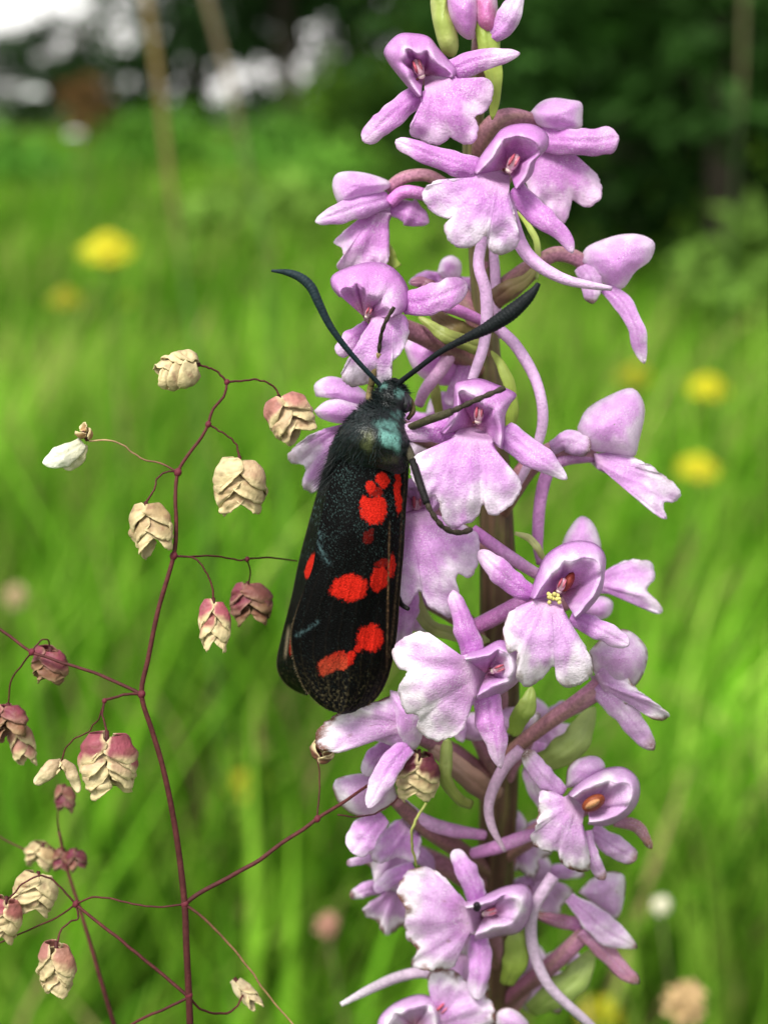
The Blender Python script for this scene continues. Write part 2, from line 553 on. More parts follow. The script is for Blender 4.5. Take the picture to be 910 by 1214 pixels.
def flower(throat, d0, ovary=None, ow=(20, 24, 18), column=True, oc=(OV_A, OV_B), colscale=1.0, ang=0.0, label=None):
    """the flower's core: ovary reaching back to the stem plus the column in the throat"""
    x, y = throat
    sx = float(np.interp(y + 50, [p[1] for p in STEM], [p[0] for p in STEM]))
    if ovary is None:
        ovary = [(sx, y + 70, stem_d(y + 70) - d0), ((sx + x) / 2, y + 30, (stem_d(y) - d0) * 0.75), (x, y, 2.2)]
    n, s = 30, 18
    V0, F0 = ktube(ovary, ow, d0, n, s)
    G = V0.reshape(n, s, 3); mid = G.mean(axis=1, keepdims=True)
    tw = np.cos(3 * np.linspace(0, 2 * math.pi, s, endpoint=False)[None, :] + np.linspace(0, 4.0, n)[:, None])      # the ovary is ribbed and twisted
    V0 = (mid + (G - mid) * (1 + 0.10 * tw)[:, :, None]).reshape(-1, 3)
    parts = [(V0, F0)]
    c0 = tcol(V0, oc[0], oc[1], n, s, nseed())
    kk = smooth(-0.2, 0.9, tw.ravel())[:, None] * 0.45
    cols = [c0 * (1 - kk) + np.array((0.17, 0.13, 0.05)) * kk]
    if column:
        ca, sa = math.cos(ang), math.sin(ang)
        for dx, dy, rx, ry, rz, cc in ((0, -4, 7, 12, 0.4, (0.70, 0.42, 0.52)), (-3.4, -6, 2.3, 9, 0.55, (0.50, 0.10, 0.15)),
                                       (3.6, -7, 2.0, 8, 0.5, (0.55, 0.16, 0.22)), (0, 7, 5, 4, 0.3, (0.74, 0.60, 0.55)),
                                       (-6, 9, 2, 2, 0.25, (0.10, 0.02, 0.02))):
            X, Y = dx * ca - dy * sa, dx * sa + dy * ca
            b = ball((x + X * colscale, y + Y * colscale, d0 + 0.9 - rz), rx * colscale, ry * colscale, rz, ang, 8, 10)
            parts.append(b); cols.append(np.repeat([cc], len(b[0]), axis=0))
    V, F = join(*parts)
    o = obj('flower', V, F, M_COLUMN, orchid, origin=K((x, y, d0 + 1)), cols=np.vstack(cols))
    if label: o['label'] = label
    return o


# stem, down to the turf
sp = [(x, y, stem_d(y)) for x, y in STEM]
SW = [20, 22, 24, 28, 34, 42, 48, 48, 46, 48]
Pk = KA(catmull(sp, 60))
wk = np.interp(np.linspace(0, 1, 60), np.linspace(0, 1, len(SW)), SW) * 2.5e-5 * 1.08
tail = np.array([Pk[-1] * (1 - t) + np.array(orchid['worg']) * t for t in np.linspace(0, 1, 14)[1:]])
P_all = np.vstack([Pk, tail]); R_all = np.concatenate([wk, np.linspace(wk[-1], 0.0019, 13)])
V, F = tube_np(P_all, R_all, 40)
V = V.reshape(-1, 40, 3)
rib = 1 + 0.045 * np.cos(np.linspace(0, 2 * math.pi, 40, endpoint=False) * 9)
V = (P_all[:, None, :] + (V - P_all[:, None, :]) * rib[None, :, None]).reshape(-1, 3)
k = np.repeat(np.concatenate([np.linspace(0, 1, 60), np.ones(13)]), 40)
rk = np.tile(rib, len(P_all))
c = mixc((0.30, 0.26, 0.10), (0.13, 0.075, 0.045), smooth(0.1, 0.55, k))
gs = smooth(0.0, 0.5, nz(V * np.array([4500, 4500, 260]), 1.0, 8))[:, None] * 0.6
c = c * (1 - gs) + np.array((0.16, 0.17, 0.045)) * gs
c = c * (0.7 + 0.3 * smooth(0.96, 1.04, rk))[:, None]
c = c * (1 + 0.25 * nz(V * np.array([3000, 3000, 500]), 1.0, 3))[:, None]
obj('stem', V, F, M_LEAFY, orchid, cols=c, origin=orchid['worg'])

# ---- flower 1, near the top, turned to the left
f = flower((497, 84), -2.0, colscale=0.95, ang=-0.35)
hood(f, [(495, 116), (479, 98), (459, 72), (456, 58), (472, 41), (492, 40), (508, 44), (519, 57), (532, 72), (541, 84), (538, 92)],
     [(499, 114), (488, 98), (482, 77), (479, 59), (486, 58), (493, 61), (508, 65), (521, 76), (530, 83), (535, 88), (535, 92)], (502, 88), -2.0, FRESH)
lip(f, ((503, 107), (534, 93)), [(500, 110), (497, 133), (486, 149), (488, 160), (503, 168), (517, 172), (530, 166), (534, 162), (543, 168), (556, 171),
    (564, 164), (566, 151), (564, 138), (574, 133), (583, 118), (584, 102), (574, 92), (563, 95), (552, 97), (539, 92)], -2.2, FRESH)
blade(f, [(496, 110, 1), (470, 130, .6), (448, 150, .3), (431, 168, .6)], [26, 29, 25, 20], -1.6, FRESH)
blade(f, [(530, 86, 1), (560, 72, .6), (590, 66, .3), (616, 63, .4)], [28, 30, 22, 7], -1.2, FRESH)

# ---- flower 2, facing out below it
f = flower((606, 196), -3.4, colscale=0.95, ang=0.5)
hood(f, [(561, 204), (568, 188), (583, 167), (595, 153), (614, 147), (635, 149), (649, 161), (648, 176), (635, 190), (630, 207), (614, 224)],
     [(565, 206), (578, 192), (590, 176), (600, 166), (613, 161), (629, 165), (638, 174), (636, 184), (628, 193), (622, 208), (611, 224)], (602, 200), -3.4, FRESH)
lip(f, ((566, 208), (603, 228)), [(560, 212), (543, 216), (518, 214), (503, 225), (501, 235), (511, 250), (527, 259), (534, 259), (527, 269), (531, 284), (546, 294),
    (564, 290), (576, 280), (580, 296), (592, 302), (608, 296), (615, 284), (611, 262), (606, 244), (603, 231)], -3.7, MID)
blade(f, [(572, 206, 1), (540, 193, .5), (504, 180, .2), (469, 167, .5)], [30, 29, 24, 16], -3.0, FRESH)
blade(f, [(609, 222, 1), (632, 246, .5), (656, 266, .3), (671, 284, .5), (678, 300, .8)], [24, 28, 26, 18, 10], -3.2, FRESH)
spur(f, [(600, 240, 3), (615, 286, 2), (634, 311, 1.2), (666, 330, 1), (698, 338, 1), (724, 342, 1.4)], [18, 18, 17, 14, 11, 6], -2.0)

# ---- flower 3, turned away to the right behind flower 2
f = flower((646, 158), 5.0, ovary=[(566, 205, 2), (568, 182, 0), (577, 156, -1), (598, 140, -1), (626, 142, 0), (644, 154, 1)], ow=(15, 22, 22, 18), column=False)
shell(f, [(628, 133), (640, 121), (655, 116), (674, 118), (689, 122), (690, 140), (688, 152), (668, 156), (645, 152), (632, 144)], 5.0, 2.0, MID)
blade(f, [(636, 164, .2), (664, 166, -.8), (700, 167, -1), (733, 163, -1)], [30, 30, 32, 32], 4.4, FRESH)
lip(f, ((640, 176), (680, 178)), [(636, 178), (622, 212), (632, 232), (646, 244), (664, 264), (672, 258), (676, 244), (680, 238), (694, 246), (708, 239), (713, 224),
    (702, 203), (688, 199), (680, 184)], 5.0, FRESH, fwd=0.4, droop=1.2)

# ---- flower 4, on the left facing away
f = flower((458, 232), 5.0, ovary=[(558, 262, 2), (540, 232, 0.5), (516, 213, 0), (500, 208, 0), (478, 211, 0), (460, 224, 0.6)], ow=(14, 15, 15, 14), column=False)
shell(f, [(400, 241), (394, 223), (397, 208), (411, 203), (438, 206), (464, 217), (452, 228), (418, 239)], 5.2, 1.8, MID)
blade(f, [(462, 234, .3), (440, 240, -.6), (410, 249, -.8), (374, 263, -.5)], [20, 27, 25, 10], 4.6, MID, name='sepal')
lip(f, ((436, 246), (463, 254)), [(434, 250), (424, 264), (396, 286), (405, 294), (406, 304), (399, 318), (424, 322), (456, 315), (461, 288), (459, 268), (463, 258)], 5.0, FRESH, fwd=0.3, droop=1.0)
blade(f, [(463, 246, .3), (484, 250, 0), (508, 264, .6)], [18, 32, 12], 5.0, FRESH)
spur(f, [(462, 240, 0), (478, 228, -.3), (500, 230, -.3), (520, 240, .5)], [16, 16, 15, 12], 5.0, (0.58, 0.18, 0.55), (0.55, 0.22, 0.5))

# ---- flower 5, behind the moth's feelers
f = flower((436, 372), -0.5, column=True, colscale=0.55, ang=0.4)
hood(f, [(402, 352), (393, 340), (394, 327), (413, 317), (438, 311), (461, 315), (478, 331), (485, 351), (481, 367), (469, 374)],
     [(405, 352), (404, 346), (409, 342), (424, 342), (438, 348), (450, 358), (458, 366), (464, 370), (466, 373), (464, 376)], (432, 376), -0.6, FRESH, deep=1.8)
lip(f, ((440, 378), (476, 372)), [(438, 388), (424, 408), (408, 436), (405, 447), (416, 458), (436, 455), (446, 450), (456, 460), (464, 447), (464, 431), (476, 417), (484, 394), (481, 376)],
    -0.2, MID, fwd=0.9, droop=2.4, side=0.6)
blade(f, [(478, 358, .4), (502, 357, -.3), (530, 347, -.5), (553, 336, 0)], [26, 36, 36, 24], 0.4, FRESH, curl=0.6)
blade(f, [(438, 384, .8), (418, 402, .4), (400, 420, .6)], [16, 26, 18], 1.2, FRESH)
spur(f, [(500, 356, 3), (528, 363, 3), (552, 372, 4), (574, 382, 5)], [13, 15, 14, 12], 1.0, (0.58, 0.18, 0.55), (0.56, 0.20, 0.52))

# ---- flower 6, right, in profile
f = flower((690, 312), 5.5, ovary=[(582, 360, 4), (606, 338, 2), (634, 314, 0.5), (656, 301, 0), (676, 303, 0), (692, 312, 0.4)], ow=(22, 30, 26, 19, 18, 18), column=False)
shell(f, [(688, 310), (695, 293), (726, 280), (750, 277), (767, 281), (776, 290), (770, 309), (753, 322), (736, 343), (712, 334)], 5.5, 1.9, MID)
blade(f, [(690, 314, 0), (700, 330, -.8), (702, 360, -.6)], [20, 28, 14], 5.0, OLD)
blade(f, [(718, 340, 0), (738, 360, -.3), (752, 388, -.3), (757, 410, 0), (763, 431, .4)], [16, 24, 21, 20, 7], 5.2, MID, name='lip', curl=0.5, twist=0.5)

# ---- flower 7, left behind the moth's head
f = flower((424, 490), 4.5, column=False)
shell(f, [(374, 470), (373, 455), (392, 446), (420, 455), (438, 472), (424, 484), (398, 474)], 4.5, 1.4, MID)
shell(f, [(372, 487), (385, 476), (402, 472), (426, 480), (424, 495), (403, 502), (380, 496)], 3.8, 1.0, MID, name='sepal')
lip(f, ((404, 504), (424, 498)), [(398, 506), (367, 516), (342, 538), (346, 549), (362, 553), (359, 576), (374, 583), (392, 552), (408, 540), (424, 520), (428, 505)], 4.5, MID, fwd=0.3, droop=1.5)

# ---- flower 8, wide open beside the moth
f = flower((567, 494), -2.0, colscale=0.85, ang=0.1)
hood(f, [(521, 512), (530, 500), (537, 484), (538, 462), (542, 453), (567, 449), (586, 455), (611, 467), (604, 479), (598, 494), (598, 516), (595, 533)],
     [(526, 514), (536, 502), (544, 484), (543, 466), (549, 461), (560, 467), (572, 477), (584, 489), (590, 499), (593, 508), (593, 520), (592, 531)], (562, 506), -2.0, FRESH)
lip(f, ((538, 516), (584, 524)), [(532, 524), (516, 535), (495, 538), (487, 551), (487, 563), (495, 579), (507, 590), (515, 588), (521, 602), (525, 617), (537, 627), (551, 622),
    (565, 613), (573, 598), (579, 610), (590, 610), (606, 599), (617, 581), (615, 568), (602, 557), (592, 543), (584, 528)], -2.3, MID)
blade(f, [(594, 510, .8), (620, 529, .2), (646, 547, 0), (671, 568, .5)], [27, 32, 28, 8], -2.0, MID)
blade(f, [(540, 510, .8), (508, 511, .6), (484, 512, 1), (466, 514, 1.5)], [28, 27, 25, 18], -1.6, FRESH)

# ---- flower 9, right, in profile
f = flower((700, 540), 6.0, ovary=[(592, 610, 4), (606, 585, 2), (626, 555, 1), (655, 534, 0), (680, 533, 0), (702, 540, .4)], ow=(22, 25, 24, 20, 17), column=False)
shell(f, [(684, 506), (695, 485), (721, 469), (746, 460), (758, 468), (764, 488), (757, 523), (750, 542), (722, 537), (700, 534), (686, 519)], 6.0, 1.9, MID)
lip(f, ((704, 538), (708, 556)), [(712, 537), (732, 538), (750, 542), (779, 558), (804, 580), (802, 594), (785, 597), (790, 616), (769, 604), (758, 584), (734, 569), (710, 557)], 5.8, MID, fwd=1.0, droop=1.5)
blade(f, [(652, 531, -.3), (672, 523, -1), (700, 532, -.8)], [16, 27, 24], 5.5, OLD, curl=1.3)
spur(f, [(704, 540, 0), (668, 545, -.3), (650, 558, -.2), (640, 594, 0), (637, 642, .5), (640, 668, 1)], [16, 16, 16, 15, 14, 10], 6.4, (0.46, 0.18, 0.45), (0.5, 0.22, 0.48))

# ---- flower 10, lip hanging beside the moth's wing
f = flower((494, 600), 2.8, colscale=1.0)
hood(f, [(470, 614), (466, 590), (476, 572), (498, 566), (520, 574), (526, 594), (512, 610)],
     [(474, 613), (474, 594), (482, 582), (498, 578), (512, 584), (516, 596), (508, 608)], (494, 602), 2.8, MID, deep=1.2)
lip(f, ((474, 612), (508, 606)), [(472, 624), (472, 648), (470, 680), (471, 702), (482, 718), (497, 701), (508, 719), (522, 727), (537, 731), (544, 707), (541, 681), (557, 685),
    (567, 663), (565, 634), (544, 621), (524, 617), (508, 605)], 2.2, MID, fwd=1.0)
blade(f, [(484, 690, 4), (476, 730, 4), (470, 770, 4.5)], [26, 40, 20], 2.0, MID, name='sepal')

# ---- flower 11, lower centre right
f = flower((664, 696), -1.0, colscale=0.75, ang=0.4)
hood(f, [(627, 708), (632, 692), (645, 661), (665, 646), (687, 641), (707, 646), (717, 660), (716, 680), (712, 702), (698, 721), (682, 735)],
     [(632, 710), (640, 699), (655, 681), (672, 670), (690, 663), (704, 662), (710, 670), (710, 684), (706, 699), (695, 715), (681, 731)], (664, 704), -1.0, MID, deep=3.0)
lip(f, ((632, 712), (668, 724)), [(628, 716), (612, 721), (600, 732), (597, 752), (602, 774), (612, 772), (612, 796), (614, 807), (626, 814), (643, 803), (656, 790), (660, 806), (671, 815),
    (690, 809), (702, 797), (696, 773), (685, 756), (674, 735), (669, 726)], -1.3, dict(OLD, main=(0.68, 0.40, 0.72), brown=0.45))
blade(f, [(632, 706, .8), (610, 693, .3), (586, 671, .1), (568, 653, .4)], [22, 29, 27, 14], -0.8, FRESH)
blade(f, [(676, 730, .8), (704, 743, .3), (726, 754, .2), (745, 765, .5)], [20, 24, 25, 17], -0.6, MID)
parts = [ball((656 + random.uniform(-7, 7), 710 + random.uniform(-6, 6), -1.1 - random.uniform(0, .3)), 2.6, 2.6, .13, 0, 6, 8) for _ in range(16)]
V, F = join(*parts)
obj('pollen', V, F, M_COLUMN, f, cols=np.repeat([(0.62, 0.55, 0.18)], len(V), axis=0))
V, F = ball((673, 690, -0.2), 6, 13, 0.5, 0.5)
obj('pollinium', V, F, M_COLUMN, f, cols=np.repeat([(0.20, 0.03, 0.02)], len(V), axis=0))
spur(f, [(560, 628, 1), (590, 650, .5), (616, 668, .3), (642, 684, 1)], [14, 15, 15, 13], 2.5, (0.58, 0.2, 0.56), (0.56, 0.32, 0.5))
spur(f, [(556, 746, 3), (580, 735, 2.5), (604, 722, 2), (628, 708, 2)], [18, 20, 20, 18], 2.5, (0.42, 0.12, 0.36), (0.5, 0.18, 0.46))

# ---- flower 12, right, behind flower 11
f = flower((716, 690), 8.5, column=False)
lip(f, ((706, 682), (708, 704)), [(712, 680), (731, 671), (748, 663), (770, 667), (775, 685), (766, 699), (781, 715), (784, 727), (769, 724), (752, 704), (728, 704), (712, 702)], 8.5, MID, fwd=.6, droop=1.2, nu=14)
shell(f, [(664, 650), (672, 630), (688, 612), (704, 622), (712, 650), (700, 668), (678, 666)], 9.0, 1.6, MID)
shell(f, [(690, 712), (712, 706), (726, 714), (722, 730), (704, 736), (690, 726)], 9.0, 1.2, MID, name='sepal')

# ---- flower 13, rolled so that its lip points left
f = flower((588, 794), -0.8, colscale=0.7, ang=1.2)
hood(f, [(546, 777), (560, 772), (573, 768), (594, 759), (612, 772), (616, 803), (596, 822), (580, 829), (564, 832)],
     [(552, 782), (562, 780), (574, 778), (592, 772), (604, 781), (604, 802), (590, 811), (578, 817), (566, 824)], (576, 798), -0.6, MID, deep=2.0)
lip(f, ((553, 776), (563, 826)), [(546, 778), (524, 773), (516, 760), (504, 750), (484, 753), (465, 771), (473, 792), (483, 797), (473, 812), (475, 828), (480, 844), (496, 849), (494, 865), (515, 878),
    (534, 874), (550, 861), (552, 850), (562, 832)], -1.2, dict(OLD, main=(0.70, 0.44, 0.72), brown=0.3))
blade(f, [(560, 776, 1.0), (552, 747, .4), (543, 720, .3), (537, 700, .6)], [30, 28, 22, 13], -0.4, FRESH)
blade(f, [(576, 820, .8), (580, 850, .1), (588, 880, 0), (593, 911, .4)], [26, 36, 30, 8], -0.8, FRESH)

# ---- flower 14, lower right in profile
f = flower((716, 812), 5.5, ovary=[(596, 905, 5), (611, 887, 3), (657, 852, 1), (690, 830, 0), (714, 812, .5)], ow=(15, 18, 20, 26), column=False)
shell(f, [(698, 772), (715, 755), (741, 746), (766, 768), (763, 797), (748, 816), (722, 814), (703, 797)], 6.0, 1.8, OLD)
lip(f, ((706, 800), (716, 820)), [(718, 790), (724, 780), (734, 780), (750, 812), (772, 830), (792, 846), (788, 853), (772, 851), (758, 832), (740, 834), (724, 828)], 4.8, OLD, fwd=.8, droop=1.0, nu=14)
blade(f, [(708, 812, 0), (730, 832, -.5), (750, 856, -.4), (775, 889, 0)], [28, 30, 27, 15], 5.0, OLD)

# ---- flower 15, under the moth's wing tips
f = flower((476, 862), 2.5, column=False)
lip(f, ((474, 850), (482, 874)), [(468, 822), (440, 834), (408, 842), (388, 854), (374, 870), (376, 884), (392, 892), (412, 889), (426, 878), (447, 878), (465, 884), (486, 884)], 2.2, dict(OLD, brown=1.0), fwd=.9, droop=1.8)
shell(f, [(462, 818), (492, 826), (504, 850), (498, 880), (488, 890), (472, 884), (462, 860)], 3.0, 1.3, MID)
blade(f, [(484, 884, .5), (466, 904, -.3), (450, 930, -.4), (436, 958, 0)], [20, 31, 27, 10], 1.8, MID, curl=0.6)
blade(f, [(470, 880, 2), (444, 900, 1.5), (432, 920, 2)], [18, 24, 16], 3.0, MID, name='petal')

# ---- flower 16, pale, on the left
f = flower((470, 950), 6.0, ovary=[(586, 1040, 8), (540, 1006, 4), (508, 984, 2), (484, 964, 1), (468, 948, 0)], ow=(22, 23, 22, 16), column=False, oc=((0.2, 0.1, 0.09), (0.26, 0.11, 0.14)))
shell(f, [(394, 934), (398, 924), (413, 919), (437, 917), (464, 925), (469, 947), (450, 963), (423, 967), (402, 953)], 6.0, 1.5, OLD)
blade(f, [(454, 966, 0), (440, 982, -.3), (428, 996, -.3), (417, 1011, 0)], [22, 34, 38, 26], 6.0, MID, curl=0.5)
lip(f, ((474, 972), (490, 990)), [(468, 974), (448, 992), (438, 1012), (450, 1024), (470, 1016), (492, 1022), (498, 1000), (496, 985)], 7.0, MID, fwd=.3, droop=1.0, nu=12)
blade(f, [(460, 1010, 0), (436, 1018, 0), (411, 1024, .3)], [12, 12, 8], 7.5, OLD, name='petal')
blade(f, [(492, 1030, 0), (468, 1040, 0), (444, 1056, .4)], [18, 22, 12], 8.0, MID, name='petal')
spur(f, [(476, 952, 0), (500, 972, .4), (534, 984, 1), (574, 990, 2)], [14, 18, 17, 12], 7.0, (0.6, 0.36, 0.6), (0.5, 0.2, 0.44))

# ---- flower 17, lower right with orange column
f = flower((702, 952), 3.2, column=False)
hood(f, [(672, 942), (691, 923), (713, 912), (739, 910), (756, 925), (756, 949), (742, 968), (718, 979), (696, 977)],
     [(678, 945), (697, 934), (718, 929), (740, 928), (747, 936), (745, 950), (732, 964), (715, 972), (698, 974)], (696, 958), 3.2, OLD, deep=1.8)
V, F = ball((703, 952, 2.9), 9, 15, 0.5, 1.05)
V2, F2 = ball((702, 953, 2.6), 4.5, 10, 0.45, 1.05)
V, F = join((V, F), (V2, F2))
obj('pollinium', V, F, M_COLUMN, f, cols=np.vstack([np.repeat([(0.20, 0.045, 0.016)], len(V) - len(V2), axis=0), np.repeat([(0.46, 0.22, 0.10)], len(V2), axis=0)]))
lip(f, ((668, 945), (690, 976)), [(664, 945), (650, 937), (640, 940), (638, 957), (636, 976), (629, 997), (647, 1010), (660, 1009), (665, 1023), (681, 1032), (695, 1034), (699, 1018), (693, 997), (692, 983)], 2.6, OLD)
blade(f, [(664, 943, .6), (644, 921, .1), (622, 890, .3)], [22, 27, 16], 3.2, OLD)
shell(f, [(670, 934), (673, 910), (688, 898), (708, 897), (717, 909), (706, 922), (690, 932)], 5.0, 1.2, OLD, name='petal')
blade(f, [(694, 985, .6), (702, 1018, .2), (716, 1043, .4)], [14, 19, 14], 3.6, OLD)
blade(f, [(700, 986, 1), (728, 1004, .6), (753, 1020, .8)], [18, 29, 22], 4.4, OLD)
blade(f, [(728, 974, 1), (754, 980, .8), (764, 992, .8), (772, 1006, 1)], [13, 15, 13, 8], 4.4, dict(OLD, main=(0.4, 0.2, 0.22), edge=(0.45, 0.22, 0.12), brown=1.0), name='petal')

# ---- flower 18, low, lip pointing left
f = flower((578, 1082), 4.4, colscale=0.7, ang=1.3)
hood(f, [(548, 1070), (570, 1063), (598, 1051), (622, 1049), (631, 1066), (626, 1090), (613, 1106), (590, 1110), (562, 1118)],
     [(552, 1076), (572, 1072), (594, 1064), (612, 1064), (616, 1072), (611, 1086), (600, 1094), (584, 1098), (563, 1108)], (576, 1082), 4.4, OLD, deep=1.8)
lip(f, ((552, 1070), (559, 1106)), [(545, 1062), (531, 1046), (519, 1034), (500, 1028), (483, 1034), (470, 1058), (480, 1076), (480, 1096), (482, 1113), (494, 1126), (487, 1144), (503, 1150), (519, 1150),
    (538, 1144), (547, 1118), (557, 1110)], 4.0, OLD)
blade(f, [(566, 1068, .8), (555, 1040, .2), (537, 1008, .4)], [24, 27, 14], 4.4, MID)
blade(f, [(568, 1108, .8), (568, 1146, .1), (566, 1186, .4)], [24, 31, 18], 4.4, MID)
V, F = ball((565, 1075, 3.6), 5, 6, 0.35)
obj('pollinium', V, F, M_COLUMN, f, cols=np.repeat([(0.01, 0.006, 0.01)], len(V), axis=0))

# ---- flower 19, low right, withering
f = flower((692, 1100), 9.5, ovary=[(588, 1195, 6), (638, 1157, 2), (668, 1130, .5), (692, 1106, .4)], ow=(18, 21, 22, 20), column=False, oc=((0.24, 0.08, 0.12), (0.42, 0.18, 0.3)))
shell(f, [(684, 1058), (700, 1042), (720, 1033), (739, 1038), (740, 1062), (731, 1090), (712, 1078)], 10.0, 1.4, OLD)
blade(f, [(674, 1064, -.5), (694, 1082, -1), (716, 1102, -1), (754, 1124, -.6)], [14, 32, 36, 10], 9.0, OLD, name='lip', curl=0.6)
blade(f, [(690, 1102, 0), (712, 1122, -.4), (732, 1146, -.3), (757, 1166, 0)], [24, 26, 22, 14], 9.0, dict(OLD, main=(0.52, 0.24, 0.36), edge=(0.5, 0.25, 0.3), brown=1.0))
blade(f, [(690, 1098, .3), (660, 1092, .3), (634, 1085, .5)], [18, 17, 10], 9.5, dict(OLD, main=(0.42, 0.17, 0.26), edge=(0.2, 0.07, 0.08), brown=1.0))
spur(f, [(656, 1038, -.5), (640, 1062, -1), (630, 1085, -1), (631, 1122, -1), (650, 1168, -1), (696, 1212, -.5), (712, 1228, 0)], [16, 15, 15, 14, 12, 10], 8.0, (0.5, 0.34, 0.5), (0.42, 0.34, 0.42))

# ---- flower 20, at the foot of the picture
f = flower((520, 1200), 5.0, colscale=0.9, ang=0.8)
hood(f, [(446, 1232), (449, 1208), (464, 1192), (484, 1182), (500, 1179), (514, 1184), (522, 1196), (526, 1226)],
     [(456, 1234), (462, 1214), (474, 1202), (488, 1195), (500, 1193), (509, 1197), (514, 1206), (516, 1226)], (492, 1216), 5.0, OLD, deep=1.5)
lip(f, ((514, 1200), (524, 1226)), [(508, 1174), (509, 1154), (526, 1148), (540, 1152), (560, 1170), (582, 1188), (587, 1205), (580, 1226), (556, 1236), (530, 1230)], 5.4, OLD)
spur(f, [(520, 1160, 2), (500, 1153, 1.5), (470, 1159, 1), (440, 1172, 1), (404, 1191, 1.5)], [14, 14, 13, 11, 6], 7.0, (0.5, 0.36, 0.5), (0.5, 0.45, 0.48))
f = flower((604, 1206), 6.0, column=False)
shell(f, [(586, 1214), (588, 1200), (602, 1194), (618, 1202), (628, 1220), (606, 1230)], 6.0, 1.5, OLD)
lip(f, ((600, 1222), (622, 1222)), [(592, 1224), (586, 1240), (600, 1252), (620, 1250), (632, 1236), (626, 1222)], 6.0, OLD, nu=10, nv=40)

# ---- flower 21, far side, seen between the feelers
f = flower((520, 430), 8.5, column=False)
shell(f, [(478, 410), (490, 397), (516, 402), (547, 416), (554, 437), (541, 455), (513, 455), (490, 438)], 8.5, 1.6, FRESH)
spur(f, [(540, 410, -1.5), (524, 436, -2), (504, 462, -2), (496, 480, -1.5)], [16, 16, 15, 12], 8.5, (0.56, 0.3, 0.5), (0.56, 0.28, 0.5))
blade(f, [(556, 420, -1), (546, 450, -1.4), (530, 480, -1)], [16, 22, 14], 8.5, FRESH, name='sepal')
# ---- flower 22 at the very top
f = flower((572, 20), 1.0, column=False)
shell(f, [(526, -6), (532, 22), (546, 42), (560, 46), (566, 20), (562, -14), (540, -22)], 1.0, 1.8, FRESH, name='hood')
shell(f, [(560, -12), (562, 24), (570, 40), (586, 44), (590, 16), (584, -16)], 1.4, 1.5, dict(FRESH, main=(0.66, 0.22, 0.46)), name='petal')
blade(f, [(578, 44, 0), (592, 34, -.6), (604, 14, -.6), (616, -14, 0)], [16, 26, 26, 12], 0.6, MID)
# ---- flower 23, far side under flower 13
f = flower((560, 862), 9.0, column=False)
shell(f, [(528, 858), (546, 846), (580, 842), (612, 838), (640, 846), (632, 866), (600, 872), (556, 878)], 9.5, 1.5, OLD)
blade(f, [(640, 880, 0), (630, 920, -.4), (646, 962, 0)], [14, 22, 12], 9.5, OLD)
blade(f, [(524, 812, 0), (540, 850, -.4), (548, 880, 0)], [18, 26, 12], 7.5, MID, name='petal')



def far_flower(x, y, d, sc, ang, pal, wide=True):
    """a flower on the far side of the spike, seen in part between the others"""
    ca, sa = math.cos(ang), math.sin(ang)
    def q(px, py, *z): return (x + sc * (px * ca - py * sa), y + sc * (px * sa + py * ca), *z)
    f = flower((x, y), d, column=False)
    shell(f, [q(-22, -6), q(-18, -34), q(0, -46), q(20, -36), q(24, -8), q(6, 4)], d, 1.5 * sc, pal)
    lip(f, (q(-14, 4), q(14, 4)), [q(-20, 16), q(-44, 34), q(-42, 52), q(-22, 56), q(-10, 70), q(0, 76), q(12, 68), q(22, 56), q(42, 50), q(42, 32), q(20, 14)], d - .3, pal, fwd=.6, droop=1.4, nv=70, nu=14)
    blade(f, [q(-14, 0, 0), q(-44, 8, -.4), q(-72, 24, 0)], [22 * sc, 28 * sc, 12 * sc], d, pal)
    blade(f, [q(14, 0, 0), q(44, 4, -.4), q(72, 20, 0)], [22 * sc, 28 * sc, 12 * sc], d, pal)


far_flower(486, 700, 10.0, 0.8, 0.3, MID)
far_flower(474, 1000, 11.0, 0.75, 0.5, OLD)
far_flower(468, 1056, 12.0, 0.7, 0.2, OLD)
far_flower(612, 990, 14.0, 0.7, -0.4, OLD)
far_flower(640, 1040, 15.0, 0.7, -0.3, OLD)
far_flower(548, 1130, 14.0, 0.8, 0.1, OLD)
far_flower(636, 1150, 16.0, 0.75, -0.5, OLD)
far_flower(520, 500, 11.0, 0.8, 0.2, MID)
far_flower(640, 858, 13.0, 0.75, -0.6, OLD)
far_flower(530, 330, 11.0, 0.6, 0.2, MID)

# ---- loose spurs of flowers on the far side, bracts and buds
def far_spur(pts, w, d0, a=(0.62, 0.36, 0.62), b=(0.66, 0.44, 0.67)):
    f = flower((pts[0][0], pts[0][1] - 4), d0 + 4, column=False, ow=(14, 16, 14))
    spur(f, pts, w, d0, a, b)


far_spur([(572, 282, 1), (567, 314, 0), (576, 350, 0), (574, 404, 0), (560, 448, .6), (552, 470, 1)], [13, 14, 15, 14, 13, 9], 3.0)
far_spur([(582, 288, 1), (586, 320, 1), (588, 360, 1.2), (592, 400, 2)], [13, 13, 12, 9], 6.0)
far_spur([(580, 380, 2), (592, 391, 0), (612, 411, -.4), (634, 449, -.6), (643, 488, -.6), (638, 523, 0), (618, 566, 1), (606, 585, 2)], [14, 14, 14, 13, 13, 12, 11, 8], 4.0)
far_spur([(618, 888, 0), (597, 910, 0), (580, 948, -.3), (582, 978, -.3), (598, 1009, 0)], [15, 15, 13, 11, 5], 5.5, (0.54, 0.32, 0.5), (0.56, 0.38, 0.52))
far_spur([(560, 1012, 1), (590, 1004, 0), (622, 992, 0), (640, 988, 1)], [14, 17, 17, 14], 8.0, (0.46, 0.18, 0.42), (0.5, 0.22, 0.46))

